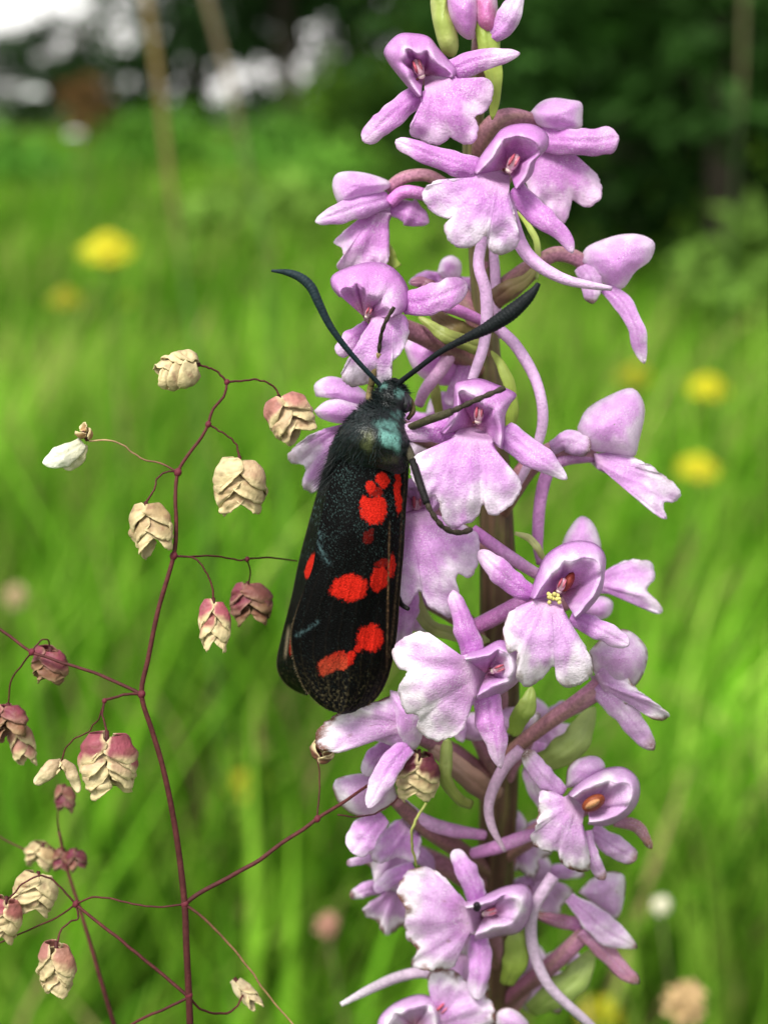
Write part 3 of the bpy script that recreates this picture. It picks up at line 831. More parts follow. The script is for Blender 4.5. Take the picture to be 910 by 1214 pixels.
GRN, YGR = (0.28, 0.38, 0.06), (0.46, 0.56, 0.12)
bract([(574, -12, 0), (576, 26, -.4), (582, 70, -.2), (586, 110, .3), (584, 142, 1)], [22, 27, 26, 16, 6], 1.0, GRN, YGR)
bract([(614, 250, 1), (628, 270, 0), (637, 294, 0), (636, 332, .8)], [5, 7, 7, 5], 5.0, YGR, (0.5, 0.58, 0.2))
bract([(584, 356, 1), (604, 342, 0), (624, 330, 0), (636, 316, .5)], [24, 22, 14, 5], 5.0, (0.2, 0.12, 0.07), (0.34, 0.30, 0.1))
bract([(605, 512, 1), (606, 470, 0), (597, 438, 0), (582, 416, .6)], [12, 15, 14, 5], 4.0, GRN, YGR)
bract([(470, 318, 0), (462, 300, 0), (456, 280, .5)], [14, 10, 4], 6.0, GRN, YGR)
bract([(574, 410, 2), (548, 396, 0), (524, 380, 0), (508, 364, .5)], [22, 28, 24, 8], 5.0, (0.24, 0.2, 0.06), (0.22, 0.14, 0.07))
bract([(570, 412, 1), (530, 398, -.4), (496, 376, 0)], [18, 18, 6], 4.4, (0.28, 0.32, 0.08), (0.34, 0.4, 0.1))
bract([(520, 352, 0), (504, 336, 0), (486, 334, 0)], [18, 16, 8], 3.5, (0.16, 0.06, 0.08), (0.3, 0.13, 0.2))
bract([(610, 632, 0), (626, 638, 0), (638, 650, 0), (645, 664, .4)], [4, 8, 9, 5], 3.5, (0.5, 0.52, 0.22), (0.4, 0.42, 0.16))
bract([(606, 872, 1), (616, 852, 0), (626, 834, 0), (630, 814, .5)], [14, 24, 22, 6], 4.5, GRN, (0.34, 0.44, 0.1))
bract([(630, 906, 1), (656, 898, 0), (684, 876, 0), (704, 838, .5)], [16, 36, 38, 8], 7.0, (0.33, 0.42, 0.11), (0.42, 0.52, 0.18))
bract([(560, 956, 1), (544, 948, 0), (530, 926, -.4), (528, 900, -.3), (530, 876, 0)], [12, 13, 15, 14, 12], 5.0, (0.24, 0.27, 0.06), (0.3, 0.36, 0.1), curl=1.2)
bract([(592, 950, 1), (560, 926, 0), (530, 900, 0), (506, 884, .5)], [26, 30, 26, 12], 7.0, (0.24, 0.14, 0.1), (0.32, 0.2, 0.16))
bract([(600, 1168, 1), (610, 1146, 0), (612, 1116, 0), (606, 1090, .5)], [18, 32, 28, 8], 7.0, GRN, (0.36, 0.46, 0.11))
bract([(628, 1200, 1), (652, 1186, 0), (684, 1160, 0), (704, 1124, .5)], [18, 40, 38, 8], 11.0, (0.3, 0.4, 0.1), (0.4, 0.5, 0.16))
bract([(480, 640, 6), (500, 730, 3), (536, 752, 1.5), (580, 760, 2)], [8, 14, 16, 14], 4.0, (0.3, 0.33, 0.1), (0.36, 0.4, 0.14))
bract([(520, 500, 4), (516, 470, 3), (512, 440, 3), (508, 410, 3)], [8, 13, 12, 4], 5.0, (0.4, 0.44, 0.12), (0.46, 0.5, 0.14))
for nm, out_, dd, bl in (('bud', [(512, -30), (510, 8), (518, 48), (526, 64), (537, 68), (543, 58), (542, 40), (532, 8), (530, -30)], 1.0, 1.0),
                         ('bud', [(548, -40), (546, -12), (556, 8), (568, -10), (566, -44)], 3.0, 1.0)):
    o = shell(orchid, out_, dd, bl, dict(main=(0.36, 0.44, 0.10), deep=(0.30, 0.38, 0.08), edge=(0.52, 0.56, 0.2), brown=0.0), name=nm)
    o.data.materials[0] = M_LEAFY

# ------------------------------------------------------------------ the moth
moth = empty('burnet_moth', K((455, 560, 2.0)), 'black burnet moth with red wing spots clinging head up to the orchid', 'moth')

# body: one surface lofted along the spine (head, neck, thorax, abdomen)
SP = [(471, 449, 0.9, 3, .15), (469, 453, 0.8, 11, .7), (466, 461, 0.6, 18, 1.0), (464, 471, 0.3, 21, 1.15), (461, 481, 0.3, 19, 1.05), (457, 489, 0.0, 25, 1.3), (452, 499, -0.3, 33, 1.7),
      (447, 512, -0.6, 40, 2.1), (443, 527, -0.5, 44, 2.3), (440, 545, 0.2, 44, 2.2), (436, 570, 1.2, 38, 1.9), (430, 620, 2.2, 36, 1.8), (418, 690, 2.8, 33, 1.6), (406, 755, 3.0, 26, 1.2),
      (399, 790, 3.1, 15, .7), (395, 805, 3.1, 3, .2)]
nb, sb = 90, 36
S = catmull(SP, nb)
V = []
for i in range(nb):
    x, y, d, r, rd = S[i]
    t = S[min(i + 1, nb - 1)][:2] - S[max(i - 1, 0)][:2]
    t /= np.linalg.norm(t) + 1e-9
    nx, ny = -t[1], t[0]
    for j in range(sb):
        a = 2 * math.pi * j / sb
        lump = 1 + 0.05 * noise.noise(Vector((x * .05 + math.cos(a), y * .05, math.sin(a) * 1.5)))
        V.append((x + nx * r * math.cos(a) * lump, y + ny * r * math.cos(a) * lump, d - rd * math.sin(a) * lump))
V = np.array(V)
n1, n2 = nz(V * np.array([1, 1, 20]), 0.06, 2), nz(V * np.array([1, 1, 20]), 0.16, 4)


def spot(x, y, cx, cy, rx, ry, ang=0.0):
    c, s = math.cos(ang), math.sin(ang)
    dx, dy = x - cx, y - cy
    return ((dx * c + dy * s) / rx) ** 2 + ((-dx * s + dy * c) / ry) ** 2


c = np.tile(np.array((0.006, 0.010, 0.010)), (len(V), 1))
front = (V[:, 2] < np.repeat(S[:, 2], sb))
teal = np.zeros(len(V)); olive = np.zeros(len(V))
for cx, cy, rx, ry, w in ((460, 519, 13, 12, 1.0), (470, 523, 6, 16, .9), (457, 504, 16, 6, .7), (462, 503, 10, 5, .5), (474, 466, 8, 5, .5), (454, 458, 6, 4, .6), (470, 492, 8, 3, .5)):
    teal = np.maximum(teal, w * (1 - smooth(0.5, 1.25, spot(V[:, 0], V[:, 1], cx, cy, rx, ry) + 0.5 * n2)))
olive = 0.8 * (1 - smooth(0.4, 1.3, spot(V[:, 0], V[:, 1], 436, 524, 9, 13) + 0.5 * n2))
olive = np.maximum(olive, 0.6 * (1 - smooth(0.4, 1.2, spot(V[:, 0], V[:, 1], 462, 545, 12, 5) + 0.6 * n2)))
teal *= front; olive *= front
c = c * (1 - teal[:, None]) + np.array((0.10, 0.24, 0.21)) * teal[:, None]
c = c * (1 - olive[:, None]) + np.array((0.10, 0.11, 0.045)) * olive[:, None]
seam = np.exp(-((V[:, 0] - 443 - 0.05 * (V[:, 1] - 515)) / 1.6) ** 2) * (V[:, 1] > 500) * front
seam = np.maximum(seam, np.exp(-((V[:, 1] - 510 - 0.25 * (V[:, 0] - 460)) / 1.4) ** 2) * (V[:, 0] > 446) * front)
c *= (1 - 0.85 * seam)[:, None]
c *= (1 + 0.4 * n2)[:, None]
BF = grid_faces(nb, sb, wrap=True).tolist()
obj('body', KA(V), BF, M_BODY, moth, origin=moth['worg'], cols=np.clip(c, 0.002, 1))

# wings -----------------------------------------------------------------
RED = np.array((0.40, 0.012, 0.006))


def wing(name, left, right, depth, colour, nu, nv):
    """sheet between two edge curves that meet at the tip"""
    A, B = catmull(left, nu), catmull(right, nu)
    P = []
    for a, b in zip(A, B):
        for v in np.linspace(0, 1, nv):
            x, y = a + (b - a) * v
            P.append((x, y, depth(v, y), v))
    P = np.array(P)
    rag = smooth(790, 825, P[:, 1]) * 0.8
    P[:, 1] += rag * np.array([noise.noise(Vector((p[0] * .5, 0, 0))) for p in P])
    return obj(name, KA(P[:, :3]), grid_faces(nu, nv), M_WING, moth, cols=colour(P), solid=0.09), P


def wing_base_cols(P):
    n1 = nz(P[:, :3], 0.05, 12); n2 = nz(P[:, :3], 0.35, 7); n3 = nz(P[:, :3], 0.9, 3)
    c = np.tile(np.array((0.0020, 0.0018, 0.0019)), (len(P), 1))
    # bluish-green scales thick near the base, brownish dusting at the tip
    g = np.clip(smooth(0.22, 0.6, n3 + 0.25 * n1) * (1 - smooth(600, 700, P[:, 1])) * 0.8 + smooth(0.35, 0.7, n3) * 0.22, 0, 1)
    c = c * (1 - g[:, None]) + np.array((0.030, 0.055, 0.052)) * g[:, None]
    ve = np.sin((P[:, 0] - 405 + (P[:, 1] - 845) * 0.42) * 0.75 + 1.5 * n1)
    b = smooth(770, 840, P[:, 1]) * smooth(-0.1, 0.5, n2 + 0.3 * n3) * (0.35 + 0.65 * smooth(-0.3, 0.7, ve))
    c = c * (1 - b[:, None]) + np.array((0.052, 0.043, 0.022)) * b[:, None]
    return c, n1, n2, n3


SPOTS_R = [(471, 579, 4.6, 31, 0.0, 1.0), (453, 570, 8.5, 11, -0.4, .95), (439, 578, 6, 7, 0.3, .9), (446, 584, 9, 6, 0, .35), (443, 605, 15.5, 18, 0.1, 1.0), (435, 596, 8.5, 9, 0, 1.0), (450, 597, 9, 9, 0, 1.0),
           (436, 636, 6, 9, 0.5, .16), (414, 696, 22.5, 16.5, -0.22, 1.0), (449, 685, 10.5, 15.5, 0.25, .97), (464, 672, 4.5, 15, 0.05, .72), (453, 668, 9, 6, 0, .35),
           (438, 756, 16.5, 17.5, 0.5, 1.0), (424, 768, 6, 4.5, -0.6, .85), (394, 785, 20, 11, -0.62, .62), (411, 783, 14, 7, -0.8, .85)]


def cols_right(P):
    c, n1, n2, n3 = wing_base_cols(P)
    x, y = P[:, 0], P[:, 1]
    red = np.zeros(len(P))
    wx = x + 3.2 * nz(P[:, :3], 0.09, 31) + 1.2 * nz(P[:, :3], 0.25, 33); wy = y + 3.2 * nz(P[:, :3], 0.09, 37) + 1.2 * nz(P[:, :3], 0.25, 39)
    for cx, cy, rx, ry, an, w in SPOTS_R:
        q = np.sqrt(spot(wx, wy, cx, cy, rx, ry, an)) + 0.16 * n2 + 0.16 * n3 + 0.08 * n1
        red = np.maximum(red, w * (1 - smooth(0.84, 1.06, q)))
    vein = np.abs(np.sin((x - 395 + (y - 786) * 0.6) * 0.30)) < 0.16
    red *= np.where(vein & (y > 765) & (x < 424), 0.45, 1.0)
    tint = RED * (0.82 + 0.35 * smooth(-0.4, 0.5, n3))[:, None]
    fade = (smooth(765, 790, y) * (x < 412) * 0.55)[:, None]
    tint = tint * (1 - fade) + np.array((0.30, 0.06, 0.025)) * fade
    c = c * (1 - red[:, None]) + tint * red[:, None]
    # raised veins, worn brownish towards the tip
    for v0 in (0.10, 0.22, 0.34, 0.46, 0.58, 0.69, 0.79, 0.88):
        vd = np.abs(P[:, 3] - v0 - 0.012 * n1 - 0.03 * (v0 - .5) * smooth(640, 840, y))
        k = np.exp(-(vd / 0.007) ** 2) * smooth(600, 720, y) * 0.5 * (0.12 + 0.8 * smooth(750, 830, y)) * (0.5 + 0.5 * smooth(-.3, .4, n2))
        c = c * (1 - k[:, None]) + np.array((0.035, 0.027, 0.014)) * k[:, None]
    # tan vein along the leading edge, dark costa, faint teal folds
    vl = np.exp(-((x - (459.5 - 0.02 * (y - 690))) / 1.1) ** 2) * smooth(610, 640, y) * (1 - smooth(770, 800, y)) * (0.35 + 0.65 * smooth(-0.2, 0.5, n2))
    c = c * (1 - 0.7 * vl[:, None]) + np.array((0.22, 0.13, 0.065)) * 0.7 * vl[:, None]
    v2 = np.exp(-((P[:, 3] - 0.955) / 0.014) ** 2) * (0.3 + 0.7 * smooth(-0.2, 0.4, n2)) * 0.5
    c = c * (1 - v2[:, None]) + np.array((0.10, 0.065, 0.035)) * v2[:, None]
    for ax, ay, bx, by, wd in ((378, 630, 380, 652, 3), (380, 652, 390, 668, 3), (352, 754, 377, 737, 2.2)):
        t = np.clip(((x - ax) * (bx - ax) + (y - ay) * (by - ay)) / ((bx - ax) ** 2 + (by - ay) ** 2), 0, 1)
        dd = np.hypot(x - ax - t * (bx - ax), y - ay - t * (by - ay))
        k = 0.55 * np.exp(-(dd / wd) ** 2) * smooth(-0.4, 0.4, n2)
        c = c * (1 - k[:, None]) + np.array((0.055, 0.10, 0.105)) * k[:, None]
    ed = smooth(0.985, 1.0, P[:, 3]) + (1 - smooth(0.0, 0.015, P[:, 3])) * smooth(690, 740, y)
    ed = np.clip(ed, 0, 1) * 0.5
    return np.clip(c * (1 - ed[:, None]) + np.array((0.09, 0.065, 0.035)) * ed[:, None], 0.002, 1)


def cols_left(P):
    c, n1, n2, n3 = wing_base_cols(P)
    x, y = P[:, 0], P[:, 1]
    q = np.sqrt(spot(x, y, 369, 671, 5.5, 17, 0.35)) + 0.15 * n2
    red = 0.9 * (1 - smooth(0.85, 1.05, q))
    q2 = np.sqrt(spot(x, y, 346, 765, 2.5, 12, 0.1)) + 0.15 * n2
    red = np.maximum(red, 0.35 * (1 - smooth(0.8, 1.1, q2)))
    c = c * (1 - red[:, None]) + RED * red[:, None]
    k = 0.55 * np.exp(-((x - 341 + 0.12 * (y - 760)) / 1.8) ** 2) * smooth(738, 752, y) * (1 - smooth(772, 785, y))
    c = c * (1 - k[:, None]) + np.array((0.22, 0.17, 0.11)) * k[:, None]
    ed = (1 - smooth(0.0, 0.05, P[:, 3])) * 0.6
    return np.clip(c * (1 - ed[:, None]) + np.array((0.08, 0.06, 0.035)) * ed[:, None], 0.002, 1)


EDGE_L = [(410, 520), (396, 560), (384, 602), (376, 640), (371, 672), (360, 700), (350, 728), (345, 752), (347, 776), (353, 798), (362, 816), (374, 830), (388, 840), (404, 845.5)]
EDGE_R = [(484, 530), (483, 570), (480, 610), (478, 650), (475.5, 680), (473, 710), (471, 740), (468, 764), (464, 786), (458, 806), (449, 823), (436, 836), (421, 843.5), (404, 846)]


def depth_r(v, y):
    base = -1.2 + 1.5 * (y - 522) / 320 - 0.9 * math.exp(-((y - 640) / 90) ** 2)
    cross = 0.9 * ((0.42 - v) / 0.42) ** 2 if v < 0.42 else 1.9 * ((v - 0.42) / 0.58) ** 2.2
    w = 0.16 * noise.noise(Vector((v * 4, y * 0.02, 0))) - 0.035 * max(math.exp(-((v - q_) / 0.012) ** 2) for q_ in (0.10, 0.22, 0.34, 0.46, 0.58, 0.69, 0.79, 0.88)) * min(1, max(0, (y - 590) / 80)) + 0.05 * math.sin(v * 26 + y * 0.01) * min(1, max(0, (y - 640) / 120))
    return base + cross + w


LE_L = [(398, 515), (384, 560), (372, 600), (356, 660), (346, 708), (336, 748), (329, 780), (330, 796), (338, 809), (350, 818), (362, 823)]
LE_R = [(418, 515), (402, 560), (392, 600), (384, 660), (370, 708), (362, 748), (362, 780), (366, 800), (369, 812), (369, 819), (363, 824)]


def depth_l(v, y):
    base = 0.3 + 1.2 * (y - 520) / 300 - 0.7 * math.exp(-((y - 640) / 90) ** 2)
    return base + 4.2 * (1 - v) ** 1.4 + 0.12 * noise.noise(Vector((v * 5, y * .03, 4)))


wr, PR = wing('forewing', EDGE_L, EDGE_R, depth_r, cols_right, 280, 120)
wl, PL = wing('forewing', LE_L, LE_R, depth_l, cols_left, 150, 40)
# hind wing, folded away underneath
hv, _ = wing('hindwing', [(400, 560), (378, 640), (360, 720), (356, 780), (376, 804)], [(470, 560), (464, 640), (456, 720), (440, 780), (380, 806)],
             lambda v, y: 4.4 + 1.5 * (v - .5) ** 2 + 0.004 * (y - 560), lambda P: np.tile((0.30, 0.02, 0.012), (len(P), 1)), 60, 24)
hv['label'] = 'dark red hind wing folded under the forewings'


# hairs -------------------------------------------------------------------
def strands(name, roots, dirs, lens, width, cols, parent, bend=None, mat=None):
    n = len(roots)
    roots, dirs = np.asarray(roots), np.asarray(dirs)
    dirs = dirs / (np.linalg.norm(dirs, axis=1)[:, None] + 1e-12)
    side = np.cross(dirs, rng.normal(size=(n, 3))); side /= np.linalg.norm(side, axis=1)[:, None] + 1e-12
    bend = np.zeros((n, 3)) if bend is None else bend
    V = []
    for t, w in ((0, 1), (0.5, 0.8), (1.0, 0.12)):
        cc = roots + dirs * (lens * t)[:, None] + bend * (lens * t * t)[:, None]
        V += [cc - side * width * w, cc + side * width * w]
    V = np.stack(V, axis=1).reshape(-1, 3)
    i = np.arange(n)[:, None] * 6
    F = np.vstack([i + np.array([[0, 1, 3, 2]]), i + np.array([[2, 3, 5, 4]])])
    o = obj(name, V, F, mat or M_FUR, parent, cols=np.repeat(cols, 6, axis=0), smooth=False)
    o['kind'] = 'stuff'
    return o


VW = KA(V).reshape(nb, sb, 3)
Vl = V.reshape(nb, sb, 3)
cb = c.reshape(nb, sb, 3)
cen = VW.mean(axis=1)
Tsp = np.gradient(cen, axis=0); Tsp /= np.linalg.norm(Tsp, axis=1)[:, None]
roots, dirs, lens, fc, bends = [], [], [], [], []
i_thor = [i for i in range(nb) if 452 < S[i][1] < 548]
for _ in range(9000):
    i = random.choice(i_thor); j = random.randrange(sb)
    fi, fj = random.random(), random.random()
    p = VW[i, j] * (1 - fi) + VW[min(i + 1, nb - 1), j] * fi
    p = p * (1 - fj) + VW[i, (j + 1) % sb] * fj
    lx, ly, ld = Vl[i, j]
    bright = cb[i, j].max()
    if bright > 0.04 and random.random() < 0.93:
        continue
    nrm = p - cen[i]; nrm /= np.linalg.norm(nrm) + 1e-9
    head = ly < 485
    collar = 478 < ly < 500
    if head and math.hypot(lx - 479, ly - 478) < 13: continue
    dr = nrm * (0.75 if head or collar else 0.42) + Tsp[i] * (-0.2 if head else 0.9) + rng.normal(size=3) * 0.22
    L = random.uniform(0.25, 0.5) if head else random.uniform(0.35, 0.8) * (0.55 if ly > 530 and lx > 430 else 1)
    if lx < 435 and ly > 505: L *= 1.35
    roots.append(p - nrm * 2e-5); dirs.append(dr); lens.append(L * 0.72e-3)
    g = random.random()
    fc.append((0.006 + 0.007 * g, 0.011 + 0.018 * g, 0.011 + 0.018 * g) if random.random() < 0.5 else (0.003, 0.0035, 0.004))
    bends.append(rng.normal(size=3) * 0.25)
strands('fur', np.array(roots), np.array(dirs), np.array(lens), 1.3e-5, np.array(fc), moth, np.array(bends))
# hair tuft at the left shoulder, laid back over the wing base
roots, dirs, lens, fc, bends = [], [], [], [], []
for _ in range(3200):
    a, r = random.uniform(0, 6.283), math.sqrt(random.random())
    x, y = 408 + 20 * r * math.cos(a) - 8 * r * math.sin(a), 537 + 34 * r * math.sin(a)
    d = 0.2 + 0.9 * ((405 - x) / 22) ** 2 * (1 if x < 405 else 0) - 0.6 * (x > 405) * (x - 405) / 22 - random.uniform(0, 0.7)
    roots.append(K((x, y, d)))
    sw = math.sin(x * 0.22 + y * 0.09)
    dirs.append(RXn * (-0.25 + 0.35 * sw) - UPn * 1.0 - FWn * random.uniform(0.0, 0.35) + rng.normal(size=3) * 0.12)
    lens.append(random.uniform(0.7, 1.5) * 1e-3)
    g = random.random()
    fc.append((0.004 + 0.010 * g, 0.005 + 0.014 * g, 0.005 + 0.014 * g))
    bends.append(RXn * 0.35 * sw + rng.normal(size=3) * 0.1)
strands('fur', np.array(roots, float), np.array(dirs), np.array(lens), 1.3e-5, np.array(fc), moth, np.array(bends))


def fringe(wg, P, nu, nv, which):
    G = KA(P[:, :3]).reshape(nu, nv, 3)
    L = P.reshape(nu, nv, 4)
    R, D, Ln, Cc = [], [], [], []
    for _ in range(1500):
        if which == 'r':
            i = random.randrange(int(nu * .55), nu - 1); j = random.choice((0, nv - 1))
            if j == nv - 1 and L[i, j, 1] < 800: continue
            if j == 0 and L[i, j, 1] < 730: continue
        else:
            i = random.randrange(int(nu * .62), nu - 1); j = 0
        p = G[i, j] + (G[i + 1, j] - G[i, j]) * random.random()
        out = G[i, j] - G[i, nv // 2]; out /= np.linalg.norm(out) + 1e-9
        R.append(p - out * 5e-5); D.append(out + np.array((0, 0, -0.8)) + rng.normal(size=3) * .25); Ln.append(random.uniform(.10, .24) * 1e-3)
        g = random.random()
        Cc.append((0.03 + .16 * g, 0.025 + .115 * g, 0.015 + .06 * g))
    strands('fringe', np.array(R), np.array(D), np.array(Ln), 0.9e-5, np.array(Cc), wg)


fringe(wr, PR, 280, 120, 'r'); fringe(wl, PL, 150, 40, 'l')

# eyes, feelers, tongue, legs ----------------------------------------------
for cx, cy, d in ((480, 477, 0.1), (449, 474, 0.9)):
    V, F = ball((cx, cy, d), 8.5, 12.5, 0.5, -0.15, 14, 20)
    obj('eye', V, F, M_EYE, moth)
V, F = ktube([(483, 497, .2), (489, 488, 0), (488, 476, .3), (485, 471, .6)], [5, 7, 6, 3], 0.2, 14, 8)
obj('palp', V, F, M_CHITIN, moth, cols=np.tile((0.06, 0.045, 0.02), (len(V), 1)))


def feeler(pts, w, col):
    n, s = 150, 12
    P = catmull(pts, n)
    ww = np.interp(np.linspace(0, 1, n), np.linspace(0, 1, len(w)), w)
    ww = np.convolve(np.pad(ww, 5, mode='edge'), np.ones(11) / 11, mode='valid')
    ww = ww * (1 + 0.05 * np.cos(np.arange(n) * 2 * math.pi / 3.0))
    V, F = tube_np(KA(P), ww * 0.5 * 5e-5, s)
    return obj('antenna', V, F, M_CHITIN, moth, cols=np.tile(col, (len(V), 1)) * (1 + .3 * nz(V * 1000, 4, 1))[:, None])


feeler([(455, 463, .3), (447, 453, 0), (430, 435, -.6), (409, 411, -1.2), (391, 386, -1.6), (378, 360, -1.8), (369, 341, -1.8), (356, 329, -1.7), (340, 323, -1.5), (322, 321, -1.3)],
       [5, 6, 6, 7, 8, 9.5, 11, 12, 9, 2.5], (0.012, 0.022, 0.026))
feeler([(465, 462, .2), (474, 453, 0), (495, 437, -1.0), (522, 417, -2.0), (550, 402, -2.7), (577, 389, -3.2), (602, 373, -3.6), (622, 356, -3.8), (633, 344, -3.9), (638, 336, -3.9)],
       [7, 6.5, 6.5, 7, 8.5, 12, 17, 19, 15, 5], (0.008, 0.010, 0.011))


def leg(segs, d0=0.0, name='leg'):
    parts, cols = [], []
    for pts, w, cc in segs:
        v = ktube(pts, w, d0, 16, 8)
        parts.append(v); cols.append(np.repeat([cc], len(v[0]), axis=0) * (1 + .4 * nz(v[0] * 1000, 3, 2))[:, None])
    V, F = join(*parts)
    return obj(name, V, F, M_CHITIN, moth, cols=np.vstack(cols))


TAN, DRK, BLK = (0.20, 0.15, 0.07), (0.035, 0.028, 0.020), (0.010, 0.009, 0.009)


def tarsus(pts, w, n=5):
    Q = catmull(pts, n + 1)
    return [([tuple(Q[k]), tuple(Q[k] * .2 + Q[k + 1] * .8), tuple(Q[k + 1])], [w * .7, w * 1.1, w * .85], DRK) for k in range(n)]


leg([([(448, 486, .6), (438, 474, .8), (440, 455, .6)], [9, 9, 8], TAN), ([(440, 457, .6), (443, 440, .2), (449, 418, -.4)], [8, 9, 7], TAN)] +
    tarsus([(449, 418, -.4), (451, 400, -1.0), (456, 383, -1.6), (467, 364, -1.9)], 5.2))
leg([([(478, 512, .9), (488, 506, -.6), (510, 497, -2.4)], [9, 10, 11], (0.055, 0.05, 0.028)), ([(508, 498, -2.3), (522, 493, -3.0), (535, 488, -3.4)], [10, 10.5, 9], (0.05, 0.045, 0.026))] +
    tarsus([(534, 488.5, -3.4), (556, 478, -3.8), (576, 469, -3.9), (598, 460, -3.7)], 7))
leg([([(474, 520, 1.2), (482, 530, -.6), (490, 548, -2.2)], [10, 11, 10], (0.05, 0.045, 0.03)), ([(489, 546, -2.1), (498, 575, -3.2), (506, 597, -3.6)], [10, 10, 9], BLK)] +
    tarsus([(505, 595, -3.6), (514, 612, -3.6), (526, 626, -3.2), (542, 632, -2.6), (558, 628, -1.8)], 7, 6))
leg([([(452, 640, 3.2), (466, 690, 3.2), (472, 708, 2.4)], [9, 9, 7], BLK), ([(472, 708, 2.4), (476, 717, 2.0), (484, 722, 1.6)], [6, 6, 5], BLK)])
leg([([(425, 545, 3.6), (412, 520, 4.2), (405, 505, 4.6)], [9, 8, 6], BLK)])
leg([([(415, 640, 4.0), (400, 620, 5.0), (402, 590, 5.6), (404, 560, 5.4)], [9, 8, 6, 5], BLK)])

# ------------------------------------------------------------------ quaking grass
CREAM, PINK, PURP, OCH = np.array((0.60, 0.49, 0.27)), np.array((0.40, 0.10, 0.125)), np.array((0.15, 0.024, 0.045)), np.array((0.30, 0.17, 0.07))
STALK_A, STALK_B = (0.052, 0.013, 0.013), (0.080, 0.020, 0.019)


def spikelet(plant, base, tip, width, d0, palette, n=8, turn=None, flat=0.72):
    n = n + 2 if n > 4 else n
    """hanging spikelet of overlapping hooded scales in two ranks; the axis is its own mesh, each scale a sub-part"""
    A, B = np.array(K((*base, d0))), np.array(K((*tip, d0 + random.uniform(-.4, .4))))
    ax = B - A; L = np.linalg.norm(ax); ax /= L
    turn = random.uniform(-0.5, 0.5) if turn is None else turn
    S0 = np.cross(ax, -FWn); S0 /= np.linalg.norm(S0)
    N0 = np.cross(S0, ax)
    S1 = S0 * math.cos(turn) + N0 * math.sin(turn)
    N1 = np.cross(S1, ax)
    Rm = width * 0.47 * 5e-5 * (1 + d0 / 100)
    V, F = tube_np(np.array([A - ax * L * .02, A + ax * L * .3, A + ax * L * .5]), np.array([1.2e-4, 1.5e-4, 0.8e-4]), 8)
    sp_ = obj('spikelet', V, F, M_STALK, plant, origin=A, cols=np.tile(STALK_A, (len(V), 1)))
    nu, nv = 13, 15
    for k in range(n):
        f0 = k / n
        t0 = max(0.0, 0.62 * f0 + (random.uniform(-.03, .03) if k > 1 else 0))
        ln = 0.50 - 0.14 * f0
        sgn = 1 if k % 2 == 0 else -1
        sd = nseed()
        az0 = (random.uniform(-0.3, 0.3) + (0.38 if k % 4 < 2 else -0.38)) * min(1, k / 3)
        hw = random.uniform(1.2, 1.5) if k > 1 else 1.6
        tm = t0 + ln * 0.5
        env = math.sin(math.pi * min(0.97, 0.20 + 0.74 * tm)) ** 0.6
        tipout = random.uniform(-0.10, 0.07)
        P, e_, u_ = [], [], []
        for i in range(nu):
            u = i / (nu - 1)
            for j in range(nv):
                v = -1 + 2 * j / (nv - 1)
                uu = u * (1 - 0.45 * abs(v) ** 2.0 + 0.10 * noise.noise(Vector((v * 4, sd, 2))) * u)
                t = t0 + ln * uu
                prof = 0.26 + 0.78 * math.sin(math.pi * (0.10 + 0.60 * uu)) ** 0.7
                rad = Rm * env * prof * (1.04 - 0.22 * f0)
                if uu > 0.78: rad += Rm * tipout * (uu - 0.78) / 0.22
                th = v * hw * (0.75 + 0.25 * math.sin(math.pi * min(1, u * .8 + .1))) + az0
                x = rad * math.cos(th) * sgn; z = rad * math.sin(th) * flat
                w = 0.15 * Rm * noise.noise(Vector((u * 3, v * 2, sd)))
                P.append(A + ax * (L * t) + S1 * (x + w) + N1 * (z + w))
                e_.append(max(u, abs(v) ** 4)); u_.append(u)
        P = np.array(P); e_ = np.array(e_); u_ = np.array(u_)
        f = k / max(1, n - 1)
        body = palette(f, k)
        if random.random() < .3: body = body * .7 + OCH * .3
        nn = nz(P * 1000, 1.6, sd)
        dark = palette in (pal_red, pal_purple)
        c = mixc(body, CREAM * 1.1, smooth(0.55, 0.95, e_ + 0.3 * nn) * (0.22 if dark else 1))
        rib = 0.5 + 0.5 * np.cos(np.tile(np.linspace(-1, 1, nv), nu) * 14)
        st_ = smooth(0.05, 0.5, nz(P * np.array([2600, 2600, 2600]), 1.0, sd + 3))[:, None] * (0.55 * (1 - smooth(0.6, 0.95, e_)))[:, None]
        c = c * (1 - st_) + (PURP * .6 + OCH * .4) * st_
        c = c * (1 - 0.16 * rib * (1 - e_))[:, None] * (1 + 0.22 * nn)[:, None]
        o = obj('lemma', P, grid_faces(nu, nv), M_SCALE, sp_, cols=np.clip(c, .01, .85), solid=0.05)
    return sp_


def pal_cream(f, k): return CREAM * random.uniform(.8, 1.05) if random.random() < .72 else CREAM * .5 + OCH * .5
def pal_mix(f, k): return (PINK * .75 + CREAM * .25) if f < .4 else (CREAM * .75 + PINK * .25 if random.random() < .7 else CREAM)
def pal_top(f, k): return PURP * .5 + PINK * .5 if f < .28 else (CREAM * .7 + PINK * .3 if f < .5 else CREAM * random.uniform(.85, 1))
def pal_red(f, k): return PURP * .8 + PINK * .2 if f < .5 else PURP * .4 + OCH * .5
def pal_purple(f, k): return PURP * random.uniform(.7, 1)


